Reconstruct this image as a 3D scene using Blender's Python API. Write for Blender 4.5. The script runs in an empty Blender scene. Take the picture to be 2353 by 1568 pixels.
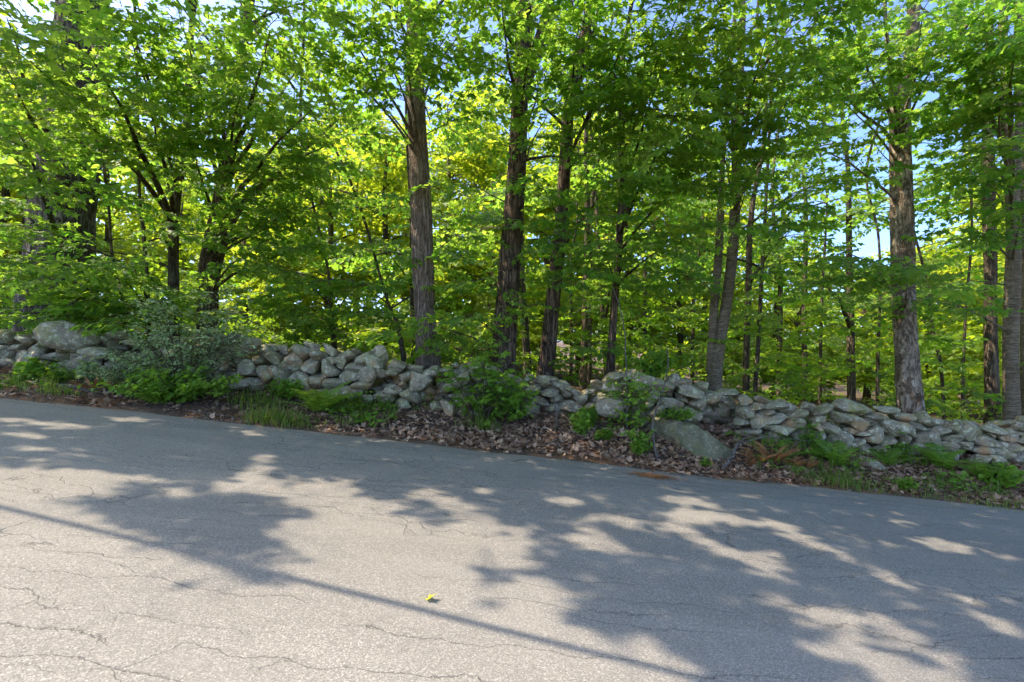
import bpy, bmesh, math, random
import numpy as np
from mathutils import Vector, noise as mnoise

random.seed(7)
rng = np.random.default_rng(11)
scene = bpy.context.scene
col = scene.collection
R = math.radians

# ------------------------------------------------------------------ camera, sky, sun, exposure
LENS = 17.0
cam_d = bpy.data.cameras.new('camera'); cam = bpy.data.objects.new('camera', cam_d); col.objects.link(cam)
cam_d.lens = LENS; cam_d.sensor_width = 36.0; cam_d.clip_start = 0.05; cam_d.clip_end = 3000
cam.location = (0, 0, 0); cam.rotation_euler = (R(90), 0, 0)
scene.camera = cam

SUN_EL, SUN_AZ = 54.0, -90.0          # azimuth from +Y (ahead), negative = to the left
TO_SUN = np.array([math.sin(R(SUN_AZ)) * math.cos(R(SUN_EL)), math.cos(R(SUN_AZ)) * math.cos(R(SUN_EL)), math.sin(R(SUN_EL))])
world = bpy.data.worlds.new('World'); scene.world = world; world.use_nodes = True
wn = world.node_tree.nodes; wl = world.node_tree.links
sky = wn.new('ShaderNodeTexSky'); sky.sky_type = 'NISHITA'; sky.sun_disc = False
sky.sun_elevation = R(SUN_EL); sky.sun_rotation = R(SUN_AZ % 360); sky.altitude = 100; sky.air_density = 0.5; sky.dust_density = 2.2; sky.ozone_density = 7.0
wn['Background'].inputs['Strength'].default_value = 0.15
wl.new(sky.outputs[0], wn['Background'].inputs['Color'])
sun_d = bpy.data.lights.new('sun', 'SUN'); sun = bpy.data.objects.new('sun', sun_d); col.objects.link(sun)
sun_d.energy = 2.05; sun_d.angle = R(0.55); sun_d.color = (1.0, 0.86, 0.68)
sun.rotation_euler = Vector(TO_SUN).to_track_quat('Z', 'Y').to_euler(); sun.location = (-20, 10, 30)
scene.view_settings.view_transform = 'Standard'; scene.view_settings.look = 'None'
scene.view_settings.exposure = 2.3; scene.view_settings.gamma = 1.0; scene.view_settings.use_curve_mapping = False
cy = scene.cycles
cy.max_bounces = 6; cy.diffuse_bounces = 3; cy.glossy_bounces = 2; cy.transmission_bounces = 4; cy.transparent_max_bounces = 4
cy.sample_clamp_indirect = 6.0; cy.caustics_reflective = False; cy.caustics_refractive = False
cy.use_denoising = True; cy.use_adaptive_sampling = True; cy.adaptive_threshold = 0.02

# ------------------------------------------------------------------ helpers
PXF = LENS / 36.0 * 2353.0                       # focal length in survey pixels (photo surveyed at 2353 x 1568)
def at(px, py, Y):
    return np.array([(px - 1176.5) * Y / PXF, Y, (784.0 - py) * Y / PXF])

def tag(o, label=None, cat=None, group=None, kind=None):
    if label: o['label'] = label
    if cat: o['category'] = cat
    if group: o['group'] = group
    if kind: o['kind'] = kind
    return o
def empty(name, loc=(0, 0, 0)):
    o = bpy.data.objects.new(name, None); col.objects.link(o); o.location = loc; o.empty_display_size = 0.2
    return o

class MB:
    """collects triangles (numpy) with a material slot and a tint value each"""
    def __init__(s): s.V = []; s.F = []; s.M = []; s.T = []; s.S = []; s.n = 0
    def add(s, V, F, m=0, tint=0.5, smooth=False):
        V = np.asarray(V, dtype=np.float32).reshape(-1, 3); F = np.asarray(F, dtype=np.int32).reshape(-1, 3)
        if len(F) == 0: return
        s.V.append(V); s.F.append(F + s.n); s.n += len(V)
        k = len(F)
        s.M.append(np.full(k, m, np.int32)); s.S.append(np.full(k, smooth, bool))
        s.T.append(np.full(k, tint, np.float32) if np.isscalar(tint) else np.asarray(tint, np.float32))
    def mesh(s, name, mats):
        me = bpy.data.meshes.new(name)
        if s.V:
            V = np.concatenate(s.V); F = np.concatenate(s.F); k = len(F)
            me.vertices.add(len(V)); me.vertices.foreach_set('co', V.ravel())
            me.loops.add(3 * k); me.loops.foreach_set('vertex_index', F.ravel())
            me.polygons.add(k); me.polygons.foreach_set('loop_start', np.arange(0, 3 * k, 3, dtype=np.int32))
            me.polygons.foreach_set('material_index', np.concatenate(s.M))
            me.polygons.foreach_set('use_smooth', np.concatenate(s.S))
            me.attributes.new('tint', 'FLOAT', 'FACE').data.foreach_set('value', np.concatenate(s.T))
        for m in mats: me.materials.append(m)
        me.update(); me.validate()
        return me
    def build(s, name, mats, parent=None, loc=None):
        if not isinstance(mats, (list, tuple)): mats = [mats]
        me = s.mesh(name, mats)
        if loc is not None: me.transform(__import__('mathutils').Matrix.Translation(-Vector(loc)))
        o = bpy.data.objects.new(name, me); col.objects.link(o)
        if parent is not None: o.parent = parent
        if loc is not None and parent is None: o.location = loc
        return o

def tube(path, radii, seg=8, relief=None, caps=True):
    """tapered tube along a polyline; relief(angle, length_along, ring_centre) scales the radius"""
    P = np.asarray(path, float); n = len(P); rad = np.asarray(radii, float)
    D = np.gradient(P, axis=0); D /= np.linalg.norm(D, axis=1)[:, None] + 1e-9
    ref = np.array([0, 1.0, 0.0]) if abs(D[:, 1]).mean() < 0.8 else np.array([1.0, 0, 0])
    A = np.cross(D, ref); A /= np.linalg.norm(A, axis=1)[:, None] + 1e-9
    B = np.cross(D, A)
    th = np.linspace(0, 2 * np.pi, seg, endpoint=False)
    s = np.concatenate([[0], np.cumsum(np.linalg.norm(np.diff(P, axis=0), axis=1))])
    rr = rad[:, None] * np.ones((1, seg))
    if relief is not None: rr = rr * relief(th[None, :] + 0 * s[:, None], s[:, None] + 0 * th[None, :])
    V = P[:, None, :] + rr[..., None] * (np.cos(th)[None, :, None] * A[:, None, :] + np.sin(th)[None, :, None] * B[:, None, :])
    V = V.reshape(-1, 3)
    i = np.arange(n - 1)[:, None] * seg; j = np.arange(seg)[None, :]; j2 = (j + 1) % seg
    a, b, c, d = (i + j).ravel(), (i + j2).ravel(), (i + seg + j2).ravel(), (i + seg + j).ravel()
    F = np.concatenate([np.stack([a, b, c], 1), np.stack([a, c, d], 1)])
    if caps:
        V = np.concatenate([V, P[:1], P[-1:]])
        e = n * seg; j = np.arange(seg); j2 = (j + 1) % seg
        F = np.concatenate([F, np.stack([j2, j, np.full(seg, e)], 1), np.stack([(n - 1) * seg + j, (n - 1) * seg + j2, np.full(seg, e + 1)], 1)])
    return V, F

def spline(pts, n):
    """Catmull-Rom through points (each may carry extra columns)"""
    P = np.asarray(pts, float)
    if len(P) == 2: 
        t = np.linspace(0, 1, n)[:, None]; return P[0] * (1 - t) + P[1] * t
    Q = np.concatenate([[2 * P[0] - P[1]], P, [2 * P[-1] - P[-2]]])
    out = []
    for t in np.linspace(0, len(P) - 1 - 1e-6, n):
        k = int(t); u = t - k
        p0, p1, p2, p3 = Q[k:k + 4]
        out.append(0.5 * (2 * p1 + (p2 - p0) * u + (2 * p0 - 5 * p1 + 4 * p2 - p3) * u * u + (3 * p1 - p0 - 3 * p2 + p3) * u ** 3))
    return np.array(out)

def vnoise(p, sc=1.0, seed=0.0):
    """cheap smooth 2-D value noise, vectorised"""
    p = np.asarray(p, float) * sc + seed * 17.31
    i = np.floor(p).astype(int); f = p - i; f = f * f * (3 - 2 * f)
    def h(a, b):
        v = np.sin(a * 127.1 + b * 311.7 + seed * 3.7) * 43758.5453
        return v - np.floor(v)
    x, y = i[..., 0], i[..., 1]; fx, fy = f[..., 0], f[..., 1]
    return (h(x, y) * (1 - fx) + h(x + 1, y) * fx) * (1 - fy) + (h(x, y + 1) * (1 - fx) + h(x + 1, y + 1) * fx) * fy

def sstep(a, b, x):
    t = np.clip((np.asarray(x, float) - a) / (b - a), 0, 1); return t * t * (3 - 2 * t)

# ------------------------------------------------------------------ node materials
def nmat(name):
    m = bpy.data.materials.new(name); m.use_nodes = True
    nt = m.node_tree; nt.nodes.clear()
    return m, nt
class G:
    """tiny node-graph helper"""
    def __init__(s, nt): s.nt = nt
    def n(s, t, **kw):
        k = s.nt.nodes.new('ShaderNode' + t)
        for a, v in kw.items():
            if a[0] == '_': k.inputs[a[1:].replace('_', ' ')].default_value = v
            else: setattr(k, a, v)
        return k
    def l(s, a, b): s.nt.links.new(a, b)
    def val(s, sock, v):
        if hasattr(v, 'links'): s.l(v, sock)
        else: sock.default_value = v
    def math(s, op, a, b=0.0, c=None, clamp=False):
        k = s.n('Math', operation=op); k.use_clamp = clamp
        s.val(k.inputs[0], a); s.val(k.inputs[1], b)
        if c is not None: s.val(k.inputs[2], c)
        return k.outputs[0]
    def mix(s, f, a, b, mode='MIX'):
        k = s.n('Mix', data_type='RGBA', blend_type=mode)
        s.val(k.inputs[0], f)
        for q, v in ((k.inputs[6], a), (k.inputs[7], b)):
            if hasattr(v, 'links'): s.l(v, q)
            else: q.default_value = (*v[:3], 1)
        return k.outputs[2]
    def noise(s, vec, scale, detail=3, rough=0.55, out='Fac', dist=0.0):
        k = s.n('TexNoise'); k.inputs['Scale'].default_value = scale; k.inputs['Detail'].default_value = detail
        k.inputs['Roughness'].default_value = rough; k.inputs['Distortion'].default_value = dist
        if vec is not None: s.l(vec, k.inputs['Vector'])
        return k.outputs[out]
    def voro(s, vec, scale, feature='F1', out='Distance', rnd=1.0):
        k = s.n('TexVoronoi', feature=feature); k.inputs['Scale'].default_value = scale; k.inputs['Randomness'].default_value = rnd
        if vec is not None: s.l(vec, k.inputs['Vector'])
        return k.outputs[out]
    def ramp(s, f, stops, interp='LINEAR'):
        k = s.n('ValToRGB'); cr = k.color_ramp; cr.interpolation = interp
        while len(cr.elements) < len(stops): cr.elements.new(0.5)
        for e, (p, c) in zip(cr.elements, stops):
            e.position = p; e.color = (*c[:3], 1) if not np.isscalar(c) else (c, c, c, 1)
        s.l(f, k.inputs[0]); return k.outputs[0]
    def mapr(s, f, a, b, c=0.0, d=1.0):
        k = s.n('MapRange'); k.clamp = True
        s.l(f, k.inputs[0])
        for q, v in zip(k.inputs[1:5], (a, b, c, d)): q.default_value = v
        return k.outputs[0]
    def vscale(s, vec, sc):
        k = s.n('Mapping'); k.inputs['Scale'].default_value = sc; s.l(vec, k.inputs['Vector']); return k.outputs[0]
    def bump(s, h, strength, dist):
        k = s.n('Bump'); k.inputs['Strength'].default_value = strength; k.inputs['Distance'].default_value = dist
        s.l(h, k.inputs['Height']); return k.outputs[0]
    def out(s, shader):
        o = s.n('OutputMaterial'); s.l(shader, o.inputs['Surface'])
    def principled(s, color, rough=0.8, normal=None, spec=0.3):
        b = s.n('BsdfPrincipled'); s.val(b.inputs['Roughness'], rough); b.inputs['Specular IOR Level'].default_value = spec
        if hasattr(color, 'links'): s.l(color, b.inputs['Base Color'])
        else: b.inputs['Base Color'].default_value = (*color[:3], 1)
        if normal is not None: s.l(normal, b.inputs['Normal'])
        return b.outputs[0]

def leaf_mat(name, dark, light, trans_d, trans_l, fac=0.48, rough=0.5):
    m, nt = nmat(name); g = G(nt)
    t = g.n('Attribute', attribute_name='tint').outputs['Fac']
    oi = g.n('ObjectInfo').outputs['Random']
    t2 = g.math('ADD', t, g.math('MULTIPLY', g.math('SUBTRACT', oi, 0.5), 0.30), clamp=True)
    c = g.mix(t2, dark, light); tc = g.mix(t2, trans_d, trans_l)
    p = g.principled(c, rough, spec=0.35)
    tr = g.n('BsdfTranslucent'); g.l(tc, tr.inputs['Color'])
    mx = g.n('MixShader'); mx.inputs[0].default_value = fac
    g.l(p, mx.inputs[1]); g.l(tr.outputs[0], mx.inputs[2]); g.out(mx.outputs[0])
    return m

def bark_mat(name, dark, mid, light, vs=(26, 26, 2.4), lichen=0.25, bump=0.9, horiz=False, plates=False):
    m, nt = nmat(name); g = G(nt)
    co = g.n('TexCoord').outputs['Object']
    w = g.n('VectorMath', operation='ADD'); g.l(g.vscale(co, vs), w.inputs[0])
    nz = g.noise(co, 2.2, 3, out='Color'); ws = g.n('VectorMath', operation='SCALE'); g.l(nz, ws.inputs[0]); ws.inputs['Scale'].default_value = 2.2
    g.l(ws.outputs[0], w.inputs[1])
    rn = g.noise(w.outputs[0], 1.0, 3, 0.55)
    furrow = g.math('ABSOLUTE', g.math('SUBTRACT', rn, 0.5))              # thin dark lines where the noise crosses its middle
    fine = g.noise(g.vscale(co, (60, 60, 14)), 1.0, 4, 0.65)
    big = g.noise(co, 1.3, 4); med = g.noise(co, 6.5, 4, 0.6)
    f = g.math('ADD', g.mapr(furrow, 0.0, 0.13), g.math('MULTIPLY', g.math('SUBTRACT', fine, 0.5), 1.1), clamp=True)
    if plates:
        hn = g.noise(g.vscale(w.outputs[0], (0.5, 0.5, 2.6)), 1.0, 2, 0.5)
        hc = g.mapr(g.math('ABSOLUTE', g.math('SUBTRACT', hn, 0.5)), 0.0, 0.03, 0.0, 1.0)
        f = g.math('MULTIPLY', f, g.math('MAXIMUM', hc, g.mapr(med, 0.5, 0.6)))
        f = g.math('MULTIPLY', f, g.mapr(g.noise(g.vscale(co, (2.2, 2.2, 3.0)), 1.0, 4, 0.6), 0.60, 0.50))
    c = g.ramp(f, [(0.0, dark), (0.40, mid), (1.0, light)])
    c = g.mix(g.mapr(big, 0.3, 0.7, 0.0, 0.45), c, [x * 0.55 for x in mid])
    c = g.mix(g.mapr(med, 0.45, 0.7, 0.0, 0.35), c, light)
    if lichen:
        lf = g.mapr(g.noise(co, 5.0, 5, 0.7), 0.56, 0.66, 0, lichen)
        c = g.mix(lf, c, (0.24, 0.26, 0.17))
    if horiz:
        hb = g.noise(g.vscale(co, (3, 3, 55)), 1.0, 3)
        c = g.mix(g.mapr(hb, 0.57, 0.68, 0, 0.3), c, dark)
    h = g.math('ADD', f, g.math('MULTIPLY', fine, 0.4))
    g.out(g.principled(c, 0.92, g.bump(h, bump, 0.03), 0.12))
    return m

M = {}
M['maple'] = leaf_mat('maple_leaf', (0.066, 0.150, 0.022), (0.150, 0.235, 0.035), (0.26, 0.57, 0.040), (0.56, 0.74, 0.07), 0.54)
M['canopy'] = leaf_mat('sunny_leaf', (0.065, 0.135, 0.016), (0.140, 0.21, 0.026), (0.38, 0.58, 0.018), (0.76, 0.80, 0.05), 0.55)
M['under'] = leaf_mat('understory_leaf', (0.062, 0.150, 0.020), (0.135, 0.225, 0.032), (0.26, 0.54, 0.025), (0.56, 0.70, 0.035), 0.54)
M['greyleaf'] = leaf_mat('grey_green_leaf', (0.25, 0.34, 0.13), (0.44, 0.52, 0.26), (0.26, 0.44, 0.11), (0.46, 0.60, 0.22), 0.38)
M['bright'] = leaf_mat('bright_green_leaf', (0.110, 0.230, 0.024), (0.20, 0.34, 0.040), (0.26, 0.54, 0.02), (0.46, 0.66, 0.05), 0.42)
M['fern'] = leaf_mat('fern_frond', (0.075, 0.175, 0.020), (0.16, 0.28, 0.030), (0.20, 0.44, 0.02), (0.40, 0.58, 0.05), 0.40)
M['deadfern'] = leaf_mat('dead_fern', (0.22, 0.085, 0.028), (0.44, 0.20, 0.075), (0.34, 0.12, 0.02), (0.50, 0.22, 0.06), 0.3, 0.8)
M['grass'] = leaf_mat('grass_blade', (0.090, 0.165, 0.026), (0.21, 0.27, 0.055), (0.20, 0.40, 0.03), (0.42, 0.48, 0.08), 0.4)
M['litter'] = leaf_mat('dead_leaf', (0.17, 0.085, 0.043), (0.58, 0.40, 0.265), (0.10, 0.05, 0.02), (0.28, 0.18, 0.10), 0.15, 0.75)
M['needle'] = leaf_mat('pine_needle', (0.24, 0.090, 0.030), (0.48, 0.21, 0.075), (0.15, 0.06, 0.02), (0.2, 0.1, 0.04), 0.1, 0.8)
M['yellowleaf'] = leaf_mat('yellow_leaf', (0.42, 0.42, 0.03), (0.55, 0.52, 0.05), (0.4, 0.4, 0.03), (0.5, 0.5, 0.05), 0.35)
M['bark_pine'] = bark_mat('bark_old', (0.024, 0.018, 0.014), (0.102, 0.079, 0.065), (0.228, 0.198, 0.174), (13, 13, 2.0), 0.3)
M['bark_ash'] = bark_mat('bark_furrowed', (0.081, 0.053, 0.039), (0.247, 0.178, 0.132), (0.380, 0.287, 0.218), (24, 24, 2.2), 0.06, 1.0)
M['bark_dark'] = bark_mat('bark_dark', (0.021, 0.015, 0.012), (0.093, 0.063, 0.046), (0.255, 0.180, 0.123), (18, 18, 1.3), 0.10)
M['bark_smooth'] = bark_mat('bark_smooth', (0.085, 0.064, 0.040), (0.17, 0.132, 0.085), (0.23, 0.185, 0.125), (4, 4, 24), 0.15, 0.4, True)
M['bark_shag'] = bark_mat('bark_plated', (0.045, 0.026, 0.016), (0.31, 0.235, 0.16), (0.54, 0.44, 0.325), (9, 9, 2.2), 0.10, 1.0, False, True)
M['bark_far'] = bark_mat('bark_far', (0.029, 0.021, 0.016), (0.101, 0.073, 0.052), (0.208, 0.163, 0.117), (18, 18, 2.0), 0.2)
M['twig'] = nmat('twig')[0]; g = G(M['twig'].node_tree); g.out(g.principled((0.075, 0.055, 0.038), 0.85))
M['stick'] = bark_mat('stick_bark', (0.06, 0.048, 0.038), (0.13, 0.11, 0.09), (0.22, 0.195, 0.165), (40, 40, 8), 0.2, 0.4)

def stone_mat(name, warm=0.3, moss=0.15, tone=None):
    m, nt = nmat(name); g = G(nt)
    tc = g.n('TexCoord').outputs['Object']; rnd = g.n('ObjectInfo').outputs['Random']
    pos = g.n('NewGeometry').outputs['Position']
    n1 = g.noise(pos, 3.2, 4, 0.6); n2 = g.noise(pos, 38, 4, 0.7); n3 = g.noise(pos, 11, 4, 0.6)
    base = g.ramp(rnd, [(0.0, (0.284, 0.240, 0.153)), (0.3, (0.432, 0.367, 0.234)), (0.6, (0.334, 0.258, 0.158)), (0.8, (0.494, 0.415, 0.266)), (1.0, (0.309, 0.236, 0.141))])
    c = g.mix(g.mapr(n3, 0.44, 0.60, 0, 0.80), base, (0.136, 0.109, 0.067))
    c = g.mix(g.mapr(n2, 0.36, 0.66, 0, 1), g.mix(0.42, c, (0.074, 0.059, 0.037)), g.mix(0.22, c, (0.600, 0.578, 0.499)))
    c = g.mix(g.mapr(g.noise(pos, 5.5, 5, 0.75), 0.50, 0.60, 0, 0.62), c, (0.408, 0.404, 0.201))       # grey-green lichen
    c = g.mix(g.mapr(g.noise(pos, 12, 5, 0.7), 0.54, 0.60, 0, 0.85), c, (0.600, 0.578, 0.394))           # pale lichen spots
    c = g.mix(g.mapr(n1, 0.54, 0.68, 0, warm), c, (0.519, 0.273, 0.097))                              # iron stain
    c = g.mix(g.mapr(g.noise(pos, 2.1, 5, 0.7), 0.56, 0.68, 0, moss), c, (0.223, 0.229, 0.042))        # moss
    if tone: c = g.mix(g.mapr(g.noise(pos, 2.8, 5, 0.7), 0.35, 0.6, 0.4, 0.92), c, tone)
    h = g.math('ADD', g.math('MULTIPLY', n3, 1.0), g.math('MULTIPLY', n2, 0.5))
    g.out(g.principled(c, 0.92, g.bump(h, 0.95, 0.035), 0.15))
    return m
M['stone'] = stone_mat('granite_fieldstone', 0.5, 0.35)
M['boulder'] = stone_mat('boulder_granite', 0.25, 0.75)
M['mossy'] = stone_mat('mossy_granite', 0.3, 0.9, tone=(0.115, 0.115, 0.060))

# ------------------------------------------------------------------ terrain
ROAD_FAR, ROAD_NEAR = 6.95, -0.35
def slope(x):
    x = np.asarray(x, float); a = np.clip(np.abs(x), 0, 13)
    b = np.clip(np.abs(x) - 13, 0, None)
    return -np.sign(x) * (0.11 * a + 0.11 * 14 * (1 - np.exp(-b / 14)))
def edge_y(x):
    x = np.asarray(x, float); p = np.stack([x, 0 * x], -1)
    return ROAD_FAR + 0.22 * (vnoise(p, 0.35, 3) - 0.5) + 0.18 * (vnoise(p, 1.7, 4) - 0.5) + 0.11 * (vnoise(p, 6.0, 5) - 0.5)
def ground_z(x, y):
    x = np.asarray(x, float); y = np.asarray(y, float)
    p = np.stack([x, y], -1)
    z = -1.6 + slope(x)
    far = sstep(6.9, 8.7, y)
    z = z + far * (0.36 + 0.012 * np.clip(x, -8, 10))
    d = np.clip(y - 9.2, 0, None)
    left = sstep(3.0, -6.0, x)
    z = z + left * (0.055 * np.clip(d, 0, 60) + 0.0 * d) - (1 - left) * 0.012 * np.clip(d, 0, 40)
    z = z + sstep(7.0, 8.0, y) * (0.16 * (vnoise(p, 0.9, 1) - 0.5) + 0.07 * (vnoise(p, 3.1, 2) - 0.5))
    z = z + sstep(40, 200, np.hypot(x, y)) * 2.5 * (vnoise(p, 0.02, 8))
    nb = sstep(-0.4, -2.2, y)
    z = z + nb * 0.12 * (vnoise(p, 1.2, 6) - 0.3)
    under = sstep(ROAD_NEAR - 0.1, ROAD_NEAR + 0.05, y) * (1 - sstep(6.70, 6.86, y))
    return z - 0.05 * under

def axis_pts(a, b, fine_a, fine_b, step, grow=1.22):
    pts = list(np.arange(fine_a, fine_b + 1e-6, step))
    s, p = step, fine_b
    while p < b: s *= grow; p += s; pts.append(p)
    s, p = step, fine_a
    while p > a: s *= grow; p -= s; pts.insert(0, p)
    return np.array(pts)
def grid_mesh(name, X, Y, Z, mat):
    ny, nx = X.shape
    V = np.stack([X, Y, Z], -1).reshape(-1, 3)
    i = np.arange(ny - 1)[:, None] * nx + np.arange(nx - 1)[None, :]
    a = i.ravel(); F = np.concatenate([np.stack([a, a + 1, a + nx + 1], 1), np.stack([a, a + nx + 1, a + nx], 1)])
    b = MB(); b.add(V, F, 0, 0.5, True)
    return b.build(name, mat)

gm, nt = nmat('earth_and_litter'); g = G(nt)
pos = g.n('NewGeometry').outputs['Position']; sx = g.n('SeparateXYZ'); g.l(pos, sx.inputs[0])
n1 = g.noise(pos, 1.6, 5, 0.6); n2 = g.noise(pos, 14, 5, 0.7); n3 = g.noise(pos, 60, 3, 0.7)
litter = g.ramp(n2, [(0.25, (0.030, 0.020, 0.013)), (0.5, (0.105, 0.070, 0.048)), (0.75, (0.23, 0.165, 0.12))])
litter = g.mix(g.mapr(n3, 0.35, 0.7, 0, 0.6), litter, (0.20, 0.145, 0.11))
needle = g.ramp(n3, [(0.3, (0.16, 0.085, 0.045)), (0.7, (0.42, 0.22, 0.11))])
edge = g.math('ADD', sx.outputs['Y'], g.math('MULTIPLY', g.math('SUBTRACT', n1, 0.5), 1.2))
c = g.mix(g.math('MULTIPLY', g.mapr(edge, 6.95, 7.45, 1, 0), g.mapr(n1, 0.48, 0.62)), litter, needle)
grassc = g.ramp(g.noise(pos, 3.0, 5, 0.7), [(0.3, (0.085, 0.105, 0.025)), (0.7, (0.23, 0.22, 0.07))])
mead = g.math('MULTIPLY', g.mapr(g.math('ADD', sx.outputs['Y'], g.math('MULTIPLY', sx.outputs['X'], 0.35)), 11.0, 15.0), g.mapr(sx.outputs['X'], -1.0, -5.0))
c = g.mix(mead, c, grassc)
nearv = g.mapr(sx.outputs['Y'], -0.6, -1.4)
c = g.mix(nearv, c, grassc)
h = g.math('ADD', n2, g.math('MULTIPLY', n3, 0.5))
g.out(g.principled(c, 0.95, g.bump(h, 0.8, 0.05), 0.1)); M['ground'] = gm

xs = axis_pts(-700, 700, -11, 11, 0.14, 1.25); ys = axis_pts(-500, 900, 6.4, 12.5, 0.12, 1.22)
X, Y = np.meshgrid(xs, ys)
ground = grid_mesh('ground', X, Y, ground_z(X, Y), M['ground']); tag(ground, kind='structure')

rm, nt = nmat('weathered_asphalt'); g = G(nt)
pos = g.n('NewGeometry').outputs['Position']; sx = g.n('SeparateXYZ'); g.l(pos, sx.inputs[0])
agg = g.voro(pos, 150, 'F1', 'Color'); aggv = g.n('SeparateColor'); g.l(agg, aggv.inputs[0])
a1 = g.noise(pos, 190, 2, 0.6); a2 = g.noise(pos, 1.1, 5, 0.6); a3 = g.noise(g.vscale(pos, (0.35, 2.2, 1)), 1.0, 4, 0.6)
base = g.ramp(aggv.outputs[0], [(0.0, (0.140, 0.129, 0.114)), (0.45, (0.259, 0.242, 0.213)), (0.82, (0.333, 0.311, 0.276)), (1.0, (0.560, 0.525, 0.466))])
base = g.mix(g.mapr(a1, 0.32, 0.70), g.mix(0.42, base, (0.093, 0.090, 0.085)), g.mix(0.12, base, (0.490, 0.461, 0.408)))
base = g.mix(g.mapr(a2, 0.3, 0.7, 0, 0.30), base, (0.193, 0.178, 0.159))
base = g.mix(g.mapr(g.noise(g.vscale(pos, (0.16, 0.9, 1)), 1.0, 5, 0.65), 0.40, 0.66, 0, 0.34), base, (0.158, 0.146, 0.130))
base = g.mix(g.mapr(g.noise(pos, 5.5, 5, 0.75), 0.55, 0.75, 0, 0.35), base, (0.152, 0.140, 0.126))
base = g.mix(g.mapr(a3, 0.42, 0.72, 0, 0.22), base, (0.356, 0.331, 0.292))
# cracks: mostly running along the road, wandering and broken
def crack_set(scale_y, warp, wid, seed, lo, hi, sxk=0.55):
    off = g.n('VectorMath', operation='ADD'); g.l(pos, off.inputs[0]); off.inputs[1].default_value = (seed * 3.1, seed * 7.7, 0)
    p = off.outputs[0]
    w1 = g.math('MULTIPLY', g.math('SUBTRACT', g.noise(g.vscale(p, (sxk, 0.8, 1)), 1.0, 2), 0.5), warp)
    w2 = g.math('MULTIPLY', g.math('SUBTRACT', g.noise(g.vscale(p, (5, 5, 1)), 1.0, 4, 0.7), 0.5), warp * 0.22)
    yy = g.math('MULTIPLY', g.math('ADD', g.math('ADD', sx.outputs['Y'], w1), w2), scale_y)
    fr = g.math('ABSOLUTE', g.math('SUBTRACT', g.math('FRACT', yy), 0.5))
    d = g.math('DIVIDE', fr, scale_y)
    line = g.mapr(d, wid * 0.35, wid, 1, 0)
    mask = g.mapr(g.noise(g.vscale(p, (0.45, 1.3, 1)), 1.3, 2), lo, hi)
    return g.math('MULTIPLY', line, mask)
k1 = crack_set(1.15, 1.1, 0.009, 1.0, 0.48, 0.57)
k2 = crack_set(2.2, 0.7, 0.006, 2.6, 0.50, 0.57, 0.8)
k3 = crack_set(4.6, 0.45, 0.0045, 5.0, 0.54, 0.60, 1.1)
wv = g.n('VectorMath', operation='ADD'); g.l(g.vscale(pos, (1.3, 3.2, 1)), wv.inputs[0]); g.l(g.noise(pos, 2.5, 4, out='Color'), wv.inputs[1])
ve = g.voro(wv.outputs[0], 1.0, 'DISTANCE_TO_EDGE')
k4 = g.math('MULTIPLY', g.mapr(ve, 0.006, 0.020, 1, 0), g.mapr(g.noise(g.vscale(pos, (0.3, 0.6, 1)), 1.0, 2), 0.52, 0.60))
edgek = g.mapr(sx.outputs['Y'], 5.4, 6.9, 0.0, 1.0)
k5 = g.math('MULTIPLY', crack_set(3.4, 0.6, 0.016, 8.0, 0.38, 0.5, 0.7), edgek)
crack = g.math('MAXIMUM', g.math('MAXIMUM', k1, k2), g.math('MAXIMUM', g.math('MAXIMUM', k3, g.math('MULTIPLY', k4, 0.8)), k5))
base = g.mix(g.math('MULTIPLY', crack, 0.42), base, (0.030, 0.027, 0.024))
dust = g.math('MULTIPLY', g.mapr(g.math('ADD', sx.outputs['Y'], g.math('MULTIPLY', g.math('SUBTRACT', g.noise(pos, 2.2, 4), 0.5), 1.0)), 6.55, 7.0), 0.6)
base = g.mix(dust, base, (0.26, 0.215, 0.165))
hh = g.math('SUBTRACT', g.math('ADD', g.math('MULTIPLY', aggv.outputs[0], 0.5), g.math('MULTIPLY', a1, 0.6)), g.math('MULTIPLY', crack, 2.5))
g.out(g.principled(base, 0.86, g.bump(hh, 0.55, 0.008), 0.25)); M['road'] = rm

xr = axis_pts(-420, 420, -11, 11, 0.10, 1.2)
vv = np.concatenate([[0], np.linspace(0.004, 0.93, 30), [0.975, 0.995, 1.0]])
X, T = np.meshgrid(xr, vv)
ye = edge_y(X); Yr = ROAD_NEAR + (ye - ROAD_NEAR) * T
Zr = -1.6 + slope(X) + 0.006 * (vnoise(np.stack([X, Yr], -1), 1.3, 9) - 0.5)
Zr[0, :] -= 0.09; Zr[-1, :] -= 0.06; Zr[-2, :] -= 0.004
road = grid_mesh('road', X, Yr, Zr, M['road']); tag(road, kind='structure')

# ------------------------------------------------------------------ road spots to be sunlit: canopy leaves that would shade them are left out
LIT_POLY = [
 [(0,1070),(250,1080),(335,1098),(290,1130),(200,1160),(270,1195),(380,1235),(470,1285),(545,1340),(620,1345),(665,1275),(610,1215),(700,1180),(640,1150),(560,1140),(470,1128),(520,1100),(570,1070),(600,1035),(640,1050),(630,1090),(660,1122),(720,1098),(790,1090),(838,1115),(832,1142),(900,1152),(960,1125),(1000,1112),(1050,1140),(1110,1165),(1150,1200),(1232,1212),(1240,1250),(1212,1315),(1330,1345),(1350,1395),(1400,1462),(1490,1440),(1560,1485),(1635,1525),(1640,1600),(1640,3000),(-4000,3000),(-4000,1500)],
 [(1740,1345),(1800,1365),(1916,1392),(2010,1400),(2090,1430),(2150,1475),(2255,1530),(2240,1600),(2200,1660),(2050,1640),(1960,1545),(1890,1510),(1760,1468),(1765,1452),(1850,1468),(1900,1450),(1830,1415),(1770,1380)],
]
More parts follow.
